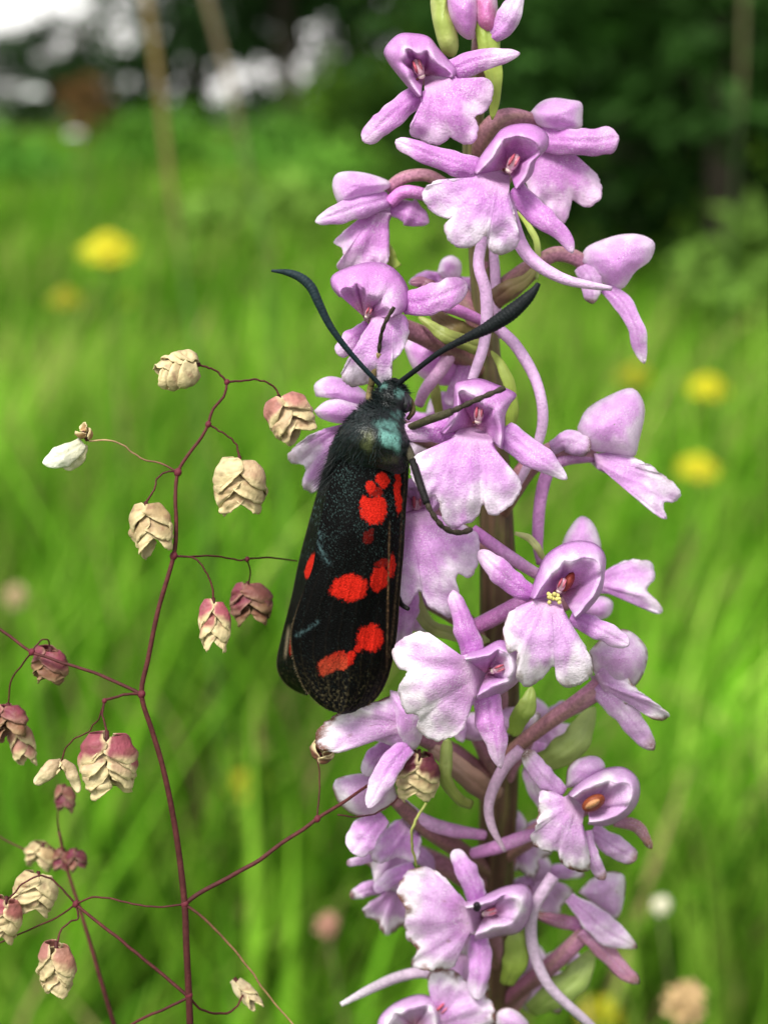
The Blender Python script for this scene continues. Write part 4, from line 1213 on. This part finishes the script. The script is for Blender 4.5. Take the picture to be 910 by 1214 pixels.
def stalk(plant, pts, w, d0=0.0, name='branch', a=STALK_A, b=STALK_B, n=30, wob=0.05):
    P = catmull(rel(pts, d0), n)
    sdk = nseed(); en = np.sin(np.linspace(0, math.pi, n))
    P[:, 0] += 1.8 * en * np.array([noise.noise(Vector((i * .35, sdk, 0))) for i in range(n)]); P[:, 1] += 1.8 * en * np.array([noise.noise(Vector((i * .35, sdk, 9))) for i in range(n)])
    ww = 0.72 * np.interp(np.linspace(0, 1, n), np.linspace(0, 1, len(w)), w)
    V, F = tube_np(KA(P), ww * 2.5e-5 * (1 + P[:, 2] / 100) * (1 + wob * np.array([noise.noise(Vector((i * .7, d0, w[0]))) for i in range(n)])), 8)
    return obj(name, V, F, M_STALK, plant, cols=tcol(V, a, b, n, 8, nseed(), .3))


def node(plant, x, y, d, r):
    V, F = ball((x, y, d), r * .68, r * .78, r * .034, 0.3, 8, 10)
    return obj('node', V, F, M_STALK, plant, cols=np.tile((0.10, 0.017, 0.026), (len(V), 1)))


foot = K((226, 1230, 2.0))
qa = empty('quaking_grass', (foot.x + 0.006, foot.y + 0.01, 0), 'quaking grass with thin dark red stem and dangling cream spikelets beside the moth', 'grass plant', 'quaking grasses')
st = [(226, 1230, 2.0), (224, 1180, 1.6), (221, 1120, 1.2), (219, 1072, 1.0), (212, 1010, .8), (203, 955, .5), (192, 905, .3), (180, 865, .2), (168, 823, 0), (176, 780, -.1), (188, 722, -.2), (206, 659, -.2),
      (209, 620, 0), (208, 590, .1), (211, 560, .2), (224, 538, .3), (238, 520, .3), (247, 503, .3), (252, 486, .4), (266, 469, .4), (269, 453, .5)]
n = 90
P = catmull(st, n)
ww = np.interp(np.linspace(0, 1, n), [0, .2, .45, .7, .85, 1], [8.6, 7.8, 6.2, 5.4, 4.2, 3.2]) * (1 + 0.08 * np.array([noise.noise(Vector((i * .6, 1, 1))) for i in range(n)]))
W = KA(P)
low = np.array([W[0] * (1 - t) + np.array(qa['worg']) * t for t in np.linspace(1, 0, 12)[:-1]])
W = np.vstack([low, W]); R = np.concatenate([np.full(11, 3.2e-4), ww * 2.5e-5])
V, F = tube_np(W, R, 10)
obj('stem', V, F, M_STALK, qa, origin=qa['worg'], cols=tcol(V, STALK_A, STALK_B, len(W), 10, 2, .3))
for x, y, d, r in ((219, 1072, 1.0, 7), (168, 823, 0, 7), (206, 659, -.2, 7), (211, 560, .2, 7), (247, 503, .3, 5.5), (269, 453, .5, 5), (224, 1180, 1.6, 7), (376, 971, 2.5, 6), (293, 663, 3.5, 4.5), (90, 1072, 2.5, 6), (38, 773, 3.0, 6)):
    node(qa, x, y, d, r)
stalk(qa, [(269, 453, .5), (258, 441, .4), (248, 436, .2), (237, 433, 0)], [4, 3.4, 3.6])
spikelet(qa, (237, 432), (181, 449), 47, 0.0, pal_cream, 9)
stalk(qa, [(269, 453, .5), (292, 451, .8), (314, 452, 1.2), (326, 460, 1.5), (331, 470, 1.6)], [4, 3.4, 3.2, 3.6])
spikelet(qa, (330, 469), (362, 526), 56, 1.8, pal_mix, 9)
stalk(qa, [(247, 503, .3), (262, 512, .4), (275, 521, .5), (281, 530, .6), (284, 543, .6)], [3.6, 3, 3, 4])
spikelet(qa, (284, 542), (285, 619), 66, 0.6, lambda f, k: CREAM * 1.05 if k in (0, 2, 5) else (CREAM * .8 + PINK * .3 if k % 2 else OCH * .4 + CREAM * .6), 9, turn=.3)
stalk(qa, [(211, 560, .2), (190, 549, .3), (168, 544, .2), (148, 529, 0), (128, 522, -.2), (105, 523, -.4)], [3.6, 3, 3, 3], a=STALK_B, b=(0.36, 0.24, 0.12))
# a nearly shed spikelet: one brown scale and two wide pale ones
sp_ = spikelet(qa, (104, 522), (92, 500), 20, -.4, lambda f, k: OCH * 1.3, 3)
for (pts, w, cc) in (([(98, 524, -.4), (84, 534, -.8), (68, 543, -1), (51, 549, -.8)], [12, 26, 26, 10], ((0.6, 0.58, 0.42), (0.78, 0.78, 0.66))),
                     ([(98, 526, -.2), (90, 542, -.3), (76, 556, -.2)], [12, 22, 12], ((0.5, 0.46, 0.26), (0.66, 0.62, 0.42)))):
    blade(sp_, pts, w, 0, None, curl=0.9, name='lemma', mat=M_SCALE, cols=(np.array(cc[0]), np.array(cc[1])))
stalk(qa, [(211, 560, .2), (198, 559, .1), (187, 568, 0), (182, 582, -.2), (172, 597, -.3)], [3.2, 3, 3, 4])
spikelet(qa, (173, 596), (188, 663), 52, -0.3, pal_cream, 9)
stalk(qa, [(206, 659, -.2), (228, 661, 0), (238, 668, 0), (246, 682, .1), (252, 696, .2), (253, 712, .3)], [4, 3, 3, 3.6])
spikelet(qa, (253, 710), (256, 780), 38, 0.3, lambda f, k: PINK * .8 + PURP * .2 if f < .55 else CREAM * 1.05, 8)
stalk(qa, [(206, 659, -.2), (222, 660, 0), (250, 659, 1.5), (278, 663, 3), (293, 663, 3.5), (320, 661, 5), (352, 665, 6.5)], [4, 3, 3, 3, 2.4])
stalk(qa, [(293, 663, 3.5), (296, 675, 4.5), (295, 690, 6), (294, 694, 6.5)], [2.6, 2.4, 2.4], n=10)
spikelet(qa, (294, 690), (302, 746), 52, 7.0, pal_red, 8)
stalk(qa, [(168, 823, 0), (145, 812, .6), (110, 797, 1.6), (70, 784, 2.4), (38, 773, 3), (14, 756, 3.4), (-30, 722, 4)], [6, 5.5, 5, 5, 5, 4])
stalk(qa, [(38, 773, 3), (46, 762, 3.2), (56, 758, 3.6), (60, 768, 4)], [3, 2.6, 2.6], n=14)
spikelet(qa, (60, 767), (58, 816), 48, 4.0, pal_red, 7)
stalk(qa, [(38, 773, 3), (28, 786, 3.4), (14, 806, 4), (10, 836, 4.6)], [3.4, 3, 2.8], n=14)
spikelet(qa, (10, 834), (14, 884), 46, 4.6, pal_red, 7)
spikelet(qa, (20, 856), (36, 914), 30, 5.2, lambda f, k: PINK * .6 + CREAM * .3, 6)
stalk(qa, [(168, 823, 0), (150, 823, -.2), (136, 827, -.4), (124, 830, -.6)], [5, 4.6, 4.6], n=14)
node(qa, 124, 831, -.6, 4.5)
stalk(qa, [(124, 831, -.6), (122, 846, -.8), (125, 858, -.9), (127, 870, -1)], [3.4, 3.2, 4], n=14)
spikelet(qa, (127, 868), (131, 951), 68, -1.0, pal_top, 11, turn=.1)
stalk(qa, [(124, 831, -.6), (118, 850, -.4), (106, 866, 0), (90, 875, .4), (78, 888, .8), (73, 904, 1)], [3, 2.6, 2.6, 2.8])
sp_ = spikelet(qa, (73, 903), (72, 922), 12, 1.0, pal_cream, 3)
for pts, w in (([(74, 903, 1), (64, 908, .6), (52, 920, .5), (41, 929, .6)], [8, 18, 18, 7]), ([(74, 903, 1), (82, 912, .8), (88, 924, .8), (93, 940, 1)], [8, 14, 13, 5])):
    blade(sp_, pts, w, 0, None, curl=1.2, name='lemma', mat=M_SCALE, cols=(np.array((.42, .3, .18)), np.array((.6, .5, .3))))
stalk(qa, [(219, 1072, 1), (240, 1057, 1.2), (300, 1024, 1.8), (345, 992, 2.3), (376, 971, 2.5), (404, 953, 2.8), (432, 934, 3.4), (470, 906, 5)], [8, 7.5, 7, 6, 4.5])
stalk(qa, [(376, 971, 2.5), (378, 945, 2.8), (379, 920, 3), (376, 900, 3)], [3, 2.6, 2.6], n=14)
spikelet(qa, (377, 902), (390, 872), 30, 3.4, lambda f, k: PURP * .4 + OCH * .3, 6)
stalk(qa, [(400, 966, 2.6), (430, 968, 3), (462, 955, 3.6), (486, 930, 4.6)], [2.6, 2.6, 2.4])
stalk(qa, [(494, 1028, 3.0), (488, 1000, 2.4), (490, 978, 2.2), (505, 952, 2.6)], [4, 5, 5, 5], a=(0.2, 0.2, 0.06), b=(0.26, 0.28, 0.08))
spikelet(qa, (497, 890), (492, 956), 54, 3.2, lambda f, k: PURP * .8 if f < .25 else CREAM * .75 + OCH * .15, 9, turn=0)
stalk(qa, [(219, 1072, 1), (190, 1075, .8), (160, 1072, .8), (135, 1066, 1.2), (110, 1064, 1.8), (92, 1071, 2.4)], [3.6, 3.2, 3.2, 3.2])
stalk(qa, [(219, 1072, 1), (245, 1092, 1), (285, 1135, 1), (320, 1182, 1.4), (362, 1232, 2)], [5, 4, 3.5, 3], b=(0.3, 0.2, 0.08))
stalk(qa, [(224, 1182, 1.6), (196, 1158, 1.8), (150, 1120, 2.0), (112, 1090, 2.3), (90, 1072, 2.5)], [6, 5.6, 5.4, 5])
stalk(qa, [(90, 1072, 2.5), (72, 1052, 2.4), (52, 1038, 2.2), (30, 1046, 2), (14, 1062, 2), (6, 1070, 2)], [3.6, 3, 3, 3])
spikelet(qa, (46, 1034), (36, 1092), 54, 3.4, pal_cream, 9)
spikelet(qa, (8, 1064), (-2, 1124), 46, 1.8, lambda f, k: PINK * .9 if f < .3 else CREAM, 8)
stalk(qa, [(90, 1072, 2.5), (93, 1088, 2.3), (82, 1094, 2), (72, 1104, 1.8), (68, 1120, 1.6)], [3.6, 3, 3, 4])
spikelet(qa, (67, 1117), (68, 1186), 46, 1.6, lambda f, k: PINK * .5 + PURP * .3 + CREAM * .2 if k in (0, 1, 3) else CREAM * .8, 9)
stalk(qa, [(92, 1070, 2.5), (70, 1086, 3), (34, 1102, 3.6), (-10, 1122, 4)], [3.4, 3, 3], n=16)
stalk(qa, [(224, 1182, 1.6), (196, 1196, 1.8), (160, 1212, 2.2), (130, 1232, 2.6)], [5, 5, 4.6], n=16)
stalk(qa, [(224, 1182, 1.6), (238, 1196, 2.5), (262, 1202, 4), (278, 1196, 5), (288, 1180, 6)], [4, 4, 4, 3.4])
spikelet(qa, (278, 1160), (312, 1202), 20, 6.5, lambda f, k: CREAM * .9 + .1, 6)

foot = K((140, 1230, 13.5))
qb = empty('quaking_grass', (foot.x + 0.004, foot.y + 0.012, 0), 'slender quaking grass with small purple spikelets crossing behind the large red-stemmed one', 'grass plant', 'quaking grasses')
st = [(140, 1230, 13.5), (122, 1170, 13.5), (104, 1108, 13.6), (90, 1062, 13.8), (78, 1024, 14), (70, 985, 14)]
P = KA(catmull(st, 30))
low = np.array([P[0] * (1 - t) + np.array(qb['worg']) * t for t in np.linspace(1, 0, 12)[:-1]])
V, F = tube_np(np.vstack([low, P]), np.concatenate([np.full(11, 2.6e-4), np.linspace(1.7e-4, 0.9e-4, 30)]), 8)
obj('stem', V, F, M_STALK, qb, origin=qb['worg'], cols=tcol(V, STALK_A, STALK_B, 41, 8, 3, .3))
stalk(qb, [(70, 985, 14), (69, 968, 14), (72, 945, 14), (77, 930, 14)], [3, 2.6, 2.6], n=12)
spikelet(qb, (77, 930), (78, 968), 26, 14, pal_purple, 6)
stalk(qb, [(78, 1024, 14), (82, 1012, 14), (84, 1006, 14)], [3, 2.6], n=8)
spikelet(qb, (76, 1006), (72, 1038), 24, 14.2, pal_purple, 5)
spikelet(qb, (90, 1006), (94, 1038), 24, 14, pal_purple, 5)
stalk(qb, [(78, 1024, 14), (62, 1006, 14), (54, 998, 14)], [3, 2.4], n=8)
spikelet(qb, (52, 1000), (44, 1034), 40, 14.6, pal_cream, 6)
stalk(qb, [(80, 1030, 14), (40, 1012, 14.4), (10, 998, 15), (-20, 980, 15.4)], [3, 2.8, 2.6], n=12)

# ------------------------------------------------------------------ meadow grass
def grass(name, label, n, y0, y1, hmin, hmax, w0, spread, pal, seed, margin=0.3, levels=5):
    r = np.random.default_rng(seed)
    y = np.sqrt(r.uniform(y0 ** 2, y1 ** 2, n))
    x = r.uniform(-1, 1, n) * (spread * y + margin)
    patch = np.array([noise.noise(Vector((a * 1.7, b * 0.9, seed))) for a, b in zip(x, y)])
    h = r.uniform(hmin, hmax, n) * (1 + 0.35 * patch) * r.uniform(0.6, 1.0, n)
    # turf around the plants in front stays short
    h = np.minimum(h, 0.10 + 0.06 * np.clip((y - 0.25) / 0.9, 0, 1) + 0.03 * r.normal(size=n))
    h = np.maximum(h, 0.05)
    lean = r.normal(size=(n, 2)) * 0.22 + np.array([0.10, -0.02])
    az = r.uniform(0, 2 * math.pi, n)
    w = w0 * r.uniform(0.5, 1.3, n)
    bend = r.uniform(0.1, 0.9, n)
    side = np.column_stack([np.cos(az), np.sin(az), np.zeros(n)])
    V = []
    for k in range(levels):
        t = k / (levels - 1)
        cx = x + lean[:, 0] * h * (t + bend * t * t); cy = y + lean[:, 1] * h * (t + bend * t * t)
        cz = h * (t - 0.25 * bend * t ** 3)
        c_ = np.column_stack([cx, cy, cz])
        ww = (w * (1 - 0.92 * t ** 1.6))[:, None] * side
        V += [c_ - ww, c_ + ww]
    V = np.stack(V, axis=1).reshape(-1, 3)
    i = (np.arange(n) * levels * 2)[:, None]
    F = np.vstack([i + np.array([[2 * k, 2 * k + 1, 2 * k + 3, 2 * k + 2]]) for k in range(levels - 1)])
    pick = np.clip(r.normal(size=n) * 0.8 + patch * 2.2 + 1.5, 0, len(pal) - 1.001)
    pa = np.array(pal); q = pick.astype(int); f = (pick - q)[:, None]
    c0 = pa[q] * (1 - f) + pa[q + 1] * f
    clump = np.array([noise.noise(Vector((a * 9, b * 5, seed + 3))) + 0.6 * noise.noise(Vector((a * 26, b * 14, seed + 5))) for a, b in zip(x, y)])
    c0 = c0 * np.clip(1.05 + 1.1 * clump, .22, 2.0)[:, None]  # dark gaps between tufts, their shade painted into the blade colour
    dry = r.random(n) < 0.07 + 0.30 * np.clip(patch - .10, 0, 1)
    c0[dry] = np.array((0.36, 0.29, 0.12)) * r.uniform(.5, 1.1, dry.sum())[:, None]
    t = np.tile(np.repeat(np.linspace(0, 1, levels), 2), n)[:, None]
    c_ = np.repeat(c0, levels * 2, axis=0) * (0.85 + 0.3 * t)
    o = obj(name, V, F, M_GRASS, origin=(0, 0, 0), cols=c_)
    return tag(o, label, 'grass', kind='stuff')


PAL = [(0.034, 0.105, 0.006), (0.074, 0.21, 0.010), (0.135, 0.31, 0.016), (0.26, 0.43, 0.055)]
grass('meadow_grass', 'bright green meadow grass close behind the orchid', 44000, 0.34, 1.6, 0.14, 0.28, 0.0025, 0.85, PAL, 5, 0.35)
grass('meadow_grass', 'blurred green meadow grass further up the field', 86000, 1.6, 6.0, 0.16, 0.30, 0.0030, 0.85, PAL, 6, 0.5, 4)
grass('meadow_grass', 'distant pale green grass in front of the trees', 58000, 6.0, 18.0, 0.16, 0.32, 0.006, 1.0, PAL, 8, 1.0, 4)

# ------------------------------------------------------------------ yellow flowers, dry stalks, seed heads
def stem_to_ground(parent, top, base, r0, r1, col, name='stem', n=16):
    mid = (np.array(top) + np.array(base)) / 2 + np.array((0.01, 0.0, 0))
    P = catmull([base, mid, top], n)
    V, F = tube_np(P, np.linspace(r0, r1, n), 8)
    return obj(name, V, F, M_PLANT, parent, origin=base, cols=np.tile(col, (len(V), 1)))


def petal_ring(cen, rad, n, lift, seed, rows=((1.0, 0.0), (0.72, 0.35), (0.42, 0.6)), tilt=(0, -0.35)):
    r = np.random.default_rng(seed)
    V, F = [], []
    up = np.array((tilt[0], tilt[1], 1.0)); up /= np.linalg.norm(up)
    e1 = np.cross(up, (0.2, 1, 0.1)); e1 /= np.linalg.norm(e1); e2 = np.cross(up, e1)
    for sc, li in rows:
        for k in range(n):
            a = 2 * math.pi * (k + r.uniform(-.3, .3)) / n
            dr = e1 * math.cos(a) + e2 * math.sin(a); sd_ = -e1 * math.sin(a) + e2 * math.cos(a)
            L = rad * sc * r.uniform(.85, 1.05); w = 2.2 * rad * sc / n * 1.5
            b0 = len(V)
            for t, ww, z in ((0.05, .5, 0), (0.4, .9, .12), (0.75, 1.0, .16), (1.0, .7, .05)):
                c_ = np.array(cen) + dr * L * t + up * (rad * (lift * li + z * .9 + li * .3))
                V += [c_ - sd_ * w * ww * .5, c_ + sd_ * w * ww * .5]
            F += [[b0 + 2 * q, b0 + 2 * q + 1, b0 + 2 * q + 3, b0 + 2 * q + 2] for q in range(3)]
    return np.array(V), F


def yellow_flower(px, py, dist, rad, label, seed, dim=1.0):
    top = np.array(RAY(px, py, dist)); r = random.Random(seed)
    base = np.array((top[0] + r.uniform(-.03, .03), top[1] + r.uniform(0, .04), 0.0))
    e = empty('yellow_flower', base, label, 'flower', 'yellow meadow flowers')
    stem_to_ground(e, top, base, 0.0014, 0.0009, (0.09, 0.17, 0.03))
    V, F = petal_ring(top, rad, 18, 0.5, seed)
    obj('petals', V, F, M_PLANT, e, cols=np.tile(np.array((0.60, 0.54, 0.010)) * dim, (len(V), 1)), smooth=False)
    V, F = tube_np(np.array([top - (0, 0, rad * .55), top - (0, 0, rad * .3), top - (0, 0, rad * .02)]), np.array([rad * .12, rad * .4, rad * .38]), 10)
    obj('calyx', V, F, M_PLANT, e, cols=np.tile((0.08, 0.15, 0.03), (len(V), 1)))


yellow_flower(128, 300, 0.95, 0.0165, 'large bright yellow flower head standing alone beside the first dry stalk', 1)
yellow_flower(838, 462, 1.15, 0.0150, 'yellow flower in the grass below the dark bushes, beside a paler one', 2)
yellow_flower(826, 557, 0.85, 0.0115, 'yellow flower low in the grass in front of the pair below the bushes', 3, .9)
yellow_flower(752, 450, 1.40, 0.0180, 'pale yellow flower in the grass right under the dark bushes', 4, .7)
yellow_flower(712, 1204, 0.46, 0.0075, 'yellow flower low behind the foot of the orchid spike', 5, .7)
yellow_flower(294, 932, 0.62, 0.0090, 'dull yellow flower deep in the grass between quaking grass stem and moth', 6, .55)
yellow_flower(78, 356, 1.5, 0.0150, 'faint small yellow flower just under the large lone yellow head', 7, .55)
yellow_flower(150, 708 - 350, 2.2, 0.0130, 'tiny yellow flower far up the meadow', 8, .5)


def dry_stalk(pts, dist, r, label, col, low=(0.10, 0.22, 0.03)):
    P = catmull([RAY(x, y, dist) for x, y in pts], 30)
    base = np.array((P[-1][0] + (P[-1][0] - P[0][0]) * .4, P[-1][1] + .02, 0.0))
    e = empty('dry_stalk', base, label, 'stalk', 'dry brown stalks')
    P = np.vstack([P, [P[-1] * (1 - t) + base * t for t in (.33, .66, 1)]])
    V, F = tube_np(P, np.linspace(r * 1.1, r * .55, len(P)), 8)
    kk = smooth(0.35, 0.8, np.repeat(np.linspace(0, 1, len(P)), 8))
    obj('stem', V, F, M_PLANT, e, origin=base, cols=mixc(col, low, kk))
    top = P[0]
    rr = np.random.default_rng(int(pts[0][0]))
    VV, FF = [], []
    for k in range(60):
        t = rr.uniform(0, .10); a = rr.uniform(0, 6.28)
        c_ = top + np.array((0, 0, t)); d_ = np.array((math.cos(a) * .4, math.sin(a) * .4, 1.0)) * rr.uniform(.008, .016)
        s_ = np.array((-math.sin(a), math.cos(a), 0)) * .0016
        b = len(VV); VV += [c_, c_ + d_ * .5 + s_, c_ + d_, c_ + d_ * .5 - s_]; FF.append([b, b + 1, b + 2, b + 3])
    obj('seed_head', np.array(VV), FF, M_PLANT, e, cols=np.tile(np.array(col) * .9, (len(VV), 1)))


dry_stalk([(170, -20), (186, 80), (200, 200), (214, 300), (232, 420)], 0.62, 0.0015, 'dry brown stalk rising from the grass towards the pale sky gap', (0.22, 0.15, 0.05))
dry_stalk([(240, -20), (262, 60), (280, 130), (296, 210), (318, 300)], 0.70, 0.0015, 'dry brown stalk leaning in front of the dark tree gap', (0.20, 0.15, 0.085))
dry_stalk([(882, -30), (880, 40), (878, 110), (872, 190)], 0.85, 0.0013, 'dry stalk in front of the dark green bushes', (0.13, 0.12, 0.05), (0.03, 0.06, 0.012))


def brown_head(px, py, dist, rad, label, col, grp='withered seed heads'):
    top = np.array(RAY(px, py, dist)); base = np.array((top[0] + .015, top[1] + .01, 0))
    e = empty('withered_head', base, label, 'seed head', grp)
    stem_to_ground(e, top, base, .0005, .00025, (0.12, 0.14, 0.04))
    V, F = petal_ring(top, rad, 9, 0.9, int(px), rows=((1, .1), (.9, .6), (.7, 1.0)), tilt=(.3, -.6))
    obj('scales', V, F, M_PLANT, e, cols=np.tile(col, (len(V), 1)) * np.random.default_rng(3).uniform(.7, 1.25, len(V))[:, None], smooth=False)


brown_head(806, 1196, 0.20, 0.0032, 'brown and cream withered head near the orchid foot beside the yellow flower', (0.42, 0.28, 0.13))
brown_head(386, 1100, 0.26, 0.0022, 'small reddish brown head in the grass between orchid foot and quaking grass', (0.34, 0.17, 0.12))
brown_head(781, 1076, 0.26, 0.0016, 'tiny pale head in the grass above the brown and cream one', (0.7, 0.66, 0.5))
brown_head(18, 712, 0.5, 0.0040, 'tan withered head in the grass above the red spikelets', (0.36, 0.26, 0.14))


def white_umbel(px, py, dist, rad, label, seed):
    top = np.array(RAY(px, py, dist)); base = np.array((top[0] + .02, top[1] + .03, 0))
    e = empty('white_umbel', base, label, 'flower', 'white umbels by the trees')
    stem_to_ground(e, top, base, .003, .002, (0.10, 0.17, 0.04))
    r = np.random.default_rng(seed); VV, FF = [], []
    for k in range(220):
        a, q = r.uniform(0, 6.28), math.sqrt(r.random()) * rad
        c_ = top + np.array((math.cos(a) * q, math.sin(a) * q, rad * .45 * (1 - (q / rad) ** 2) + r.normal() * rad * .03))
        s_ = rad * .10; b = len(VV)
        u = r.normal(size=3) * .3 + np.array((1, 0, 0)); v = r.normal(size=3) * .3 + np.array((0, 0.6, .6))
        VV += [c_ - u * s_, c_ - v * s_, c_ + u * s_, c_ + v * s_]; FF.append([b, b + 1, b + 2, b + 3])
    obj('blossoms', np.array(VV), FF, M_PLANT, e, cols=np.tile((0.82, 0.84, 0.82), (len(VV), 1)), smooth=False)


white_umbel(89, 160, 3.2, 0.014, 'white umbel in the grass below the sky gap', 2)
white_umbel(42, 112, 4.0, 0.024, 'wide white umbel added for a bright sky gap at the edge of the trees', 3)  # umbel added to stand in for a gap of bright sky

# ------------------------------------------------------------------ trees and bushes
def tree(name, label, x, y, h, rx, crown_z, crown_h, leaves, size, col, seed, group, blobs=70, trunk=0.08, tight=0.2, flat=1.0):
    r = np.random.default_rng(seed)
    e = empty(name, (x, y, 0), label, 'tree' if 'tree' in name else 'bush', group)
    # trunk and limbs
    parts = [tube_np(catmull([(x, y, -.02), (x + r.normal() * .05, y, h * .4), (x + r.normal() * .1, y + .05, h * .9)], 10), np.linspace(trunk, trunk * .25, 10), 9)]
    for k in range(9):
        a = r.uniform(0, 6.28); z0 = r.uniform(.12, .75) * h; L = rx * r.uniform(.5, .9)
        p0 = np.array((x, y, z0)); p1 = p0 + np.array((math.cos(a) * L * .5, math.sin(a) * L * .5, L * .35)); p2 = p0 + np.array((math.cos(a) * L, math.sin(a) * L, L * .45))
        parts.append(tube_np(catmull([p0, p1, p2], 7), np.linspace(trunk * .35, trunk * .06, 7), 6))
    V, F = join(*parts)
    obj('trunk', V, F, M_BARK, e, origin=(x, y, 0))
    # crown: leaves in clumps through the volume
    u = r.normal(size=(blobs, 3)); u /= np.linalg.norm(u, axis=1)[:, None]
    rad = r.uniform(.25, 1, blobs)[:, None] ** .5
    B = np.array((x, y, crown_z + crown_h / 2)) + u * rad * np.array((rx, rx, crown_h / 2))
    tone = r.uniform(.55, 1.5, blobs)
    q = r.integers(0, blobs, leaves)
    P = B[q] + r.normal(size=(leaves, 3)) * rx * tight * np.array((1, 1, .7 * flat))
    P[:, 2] = np.maximum(P[:, 2], .03 + r.random(leaves) * .15)
    n1 = r.normal(size=(leaves, 3)) + np.array((0, 0, .8)); n1 /= np.linalg.norm(n1, axis=1)[:, None]
    a1 = np.cross(n1, r.normal(size=(leaves, 3))); a1 /= np.linalg.norm(a1, axis=1)[:, None]
    b1 = np.cross(n1, a1)
    s = (size * r.uniform(.6, 1.3, leaves))[:, None]
    V = np.stack([P - a1 * s, P - b1 * s * .55 + n1 * s * .12, P + a1 * s, P + b1 * s * .55 + n1 * s * .12], axis=1).reshape(-1, 3)
    F = np.arange(leaves * 4).reshape(-1, 4)
    c_ = np.array(col) * (tone[q] * r.uniform(.75, 1.25, leaves))[:, None]
    obj('crown', V, F, M_LEAF, e, cols=np.repeat(c_, 4, axis=0), smooth=False)


DG = (0.016, 0.040, 0.010)
BG_ = 'trees beyond the meadow'
def XAT(px, d): return (px - 455) / 2000 * d / math.cos(PITCH)
tree('tree', 'dark tree at the wood edge beside the bright sky gap', XAT(250, 13), 13, 4.5, 1.0, .02, 4.4, 9500, .05, DG, 21, BG_, 150, .06, .085)
tree('tree', 'dark tree at the wood edge behind the leaning dry stalk', XAT(350, 12), 12.0, 5, 1.1, .02, 4.8, 15000, .05, DG, 22, BG_, 170, .08, .095)
tree('tree', 'dark tree behind the top of the orchid spike', XAT(500, 13), 13.0, 5.5, 1.3, .02, 5.2, 11000, .055, DG, 23, BG_, 150, .08, .14)
tree('tree', 'dark tree filling the wood edge between the orchid tip and the bushes', XAT(680, 12.5), 12.5, 6, 1.7, .02, 5.4, 17000, .06, DG, 24, BG_, 140, .12, .2)
tree('tree', 'deep wood tree between the others, furthest back', XAT(420, 17), 17.0, 7, 2.2, .02, 6.0, 14000, .06, DG, 25, BG_, 170, .1, .085)
tree('tree', 'low dark tree under the open sky at the end of the wood', XAT(110, 15), 15.0, 1.15, 0.8, .02, 1.05, 4000, .045, DG, 26, BG_, 60, .03, .11)
tree('bush', 'rusty brown bush at the foot of the wood', XAT(124, 9.0), 9.0, .55, .15, .12, .34, 420, .026, (0.15, 0.085, 0.03), 27, None, 26, .02, .25)
BB = 'dark bushes along the edge of the meadow'
LG = (0.024, 0.066, 0.011)
tree('bush', 'dark green bush at the meadow edge, nearest the pair of yellow flowers', XAT(850, 2.35), 2.35, 2.2, .34, .01, 2.1, 9000, .022, LG, 31, BB, 120, .03, .2)
tree('bush', 'dark green bush directly behind the upper orchid flowers', XAT(715, 2.6), 2.6, 2.4, .34, .01, 2.3, 9000, .022, LG, 32, BB, 120, .03, .2)
tree('bush', 'tall dark bush behind the single dry stalk standing apart', XAT(1030, 2.3), 2.3, 2.2, .38, .01, 2.1, 7000, .022, LG, 33, BB, 110, .03, .2)
tree('bush', 'dark bush in the second row behind the other dark bushes', XAT(790, 4.2), 4.2, 3.0, .8, .01, 2.9, 12000, .036, LG, 34, BB, 120, .04, .2)
tree('bush', 'mid green bush between the orchid tip and the wood', XAT(570, 4.4), 4.4, 1.0, .32, .01, .8, 4500, .026, (0.035, 0.085, 0.010), 35, BB, 60, .03, .2)
tree('bush', 'low mid green bush in front of the dark tree gap', XAT(440, 6.5), 6.5, .55, .35, .01, .45, 3000, .028, (0.06, 0.13, 0.012), 36, BB, 50, .02, .2)
WG = 'low green weeds scattered up the meadow'
for i, (px, dd, hh, rr, lab, cc) in enumerate((
        (30, 5.2, .24, .16, 'low green weed clump under the added wide white umbel', (0.10, 0.27, 0.03)),
        (200, 7.0, .32, .22, 'green weed clump at the foot of the wood behind the first dry stalk', (0.08, 0.21, 0.02)),
        (330, 6.0, .28, .20, 'green weed clump in front of the dark trees beside the second dry stalk', (0.10, 0.26, 0.03)),
        (400, 4.4, .24, .14, 'pale green weed clump in the meadow beside the upper orchid flowers', (0.13, 0.30, 0.035)),
        (300, 3.2, .18, .12, 'small olive weed clump in the open meadow', (0.13, 0.24, 0.035)),
        (640, 3.4, .30, .14, 'dark weed clump at the foot of the bushes', (0.05, 0.11, 0.012)),
        (905, 1.9, .24, .10, 'olive weed clump before the nearest dark bush', (0.13, 0.25, 0.035)))):
    tree('weed_bush', lab, XAT(px, dd), dd, hh, rr, .01, hh * .9, 1500, .02, cc, 50 + i, WG, 40, .004, .3)
tree('tree', 'dark tree of the wood edge standing beyond the bushes', 5.2, 11.5, 6, 2.0, .02, 5.6, 9000, .07, DG, 71, BG_, 120, .12, .18)
tree('tree', 'dark tree at the outer corner of the wood past the bushes', 9.0, 11.0, 6, 2.2, .02, 5.6, 8000, .08, DG, 72, BG_, 120, .12, .18)
tree('tree', 'dark tree standing apart beyond the open sky gap', -7.2, 13.5, 5, 1.9, .02, 4.6, 8000, .07, DG, 73, BG_, 120, .12, .18)
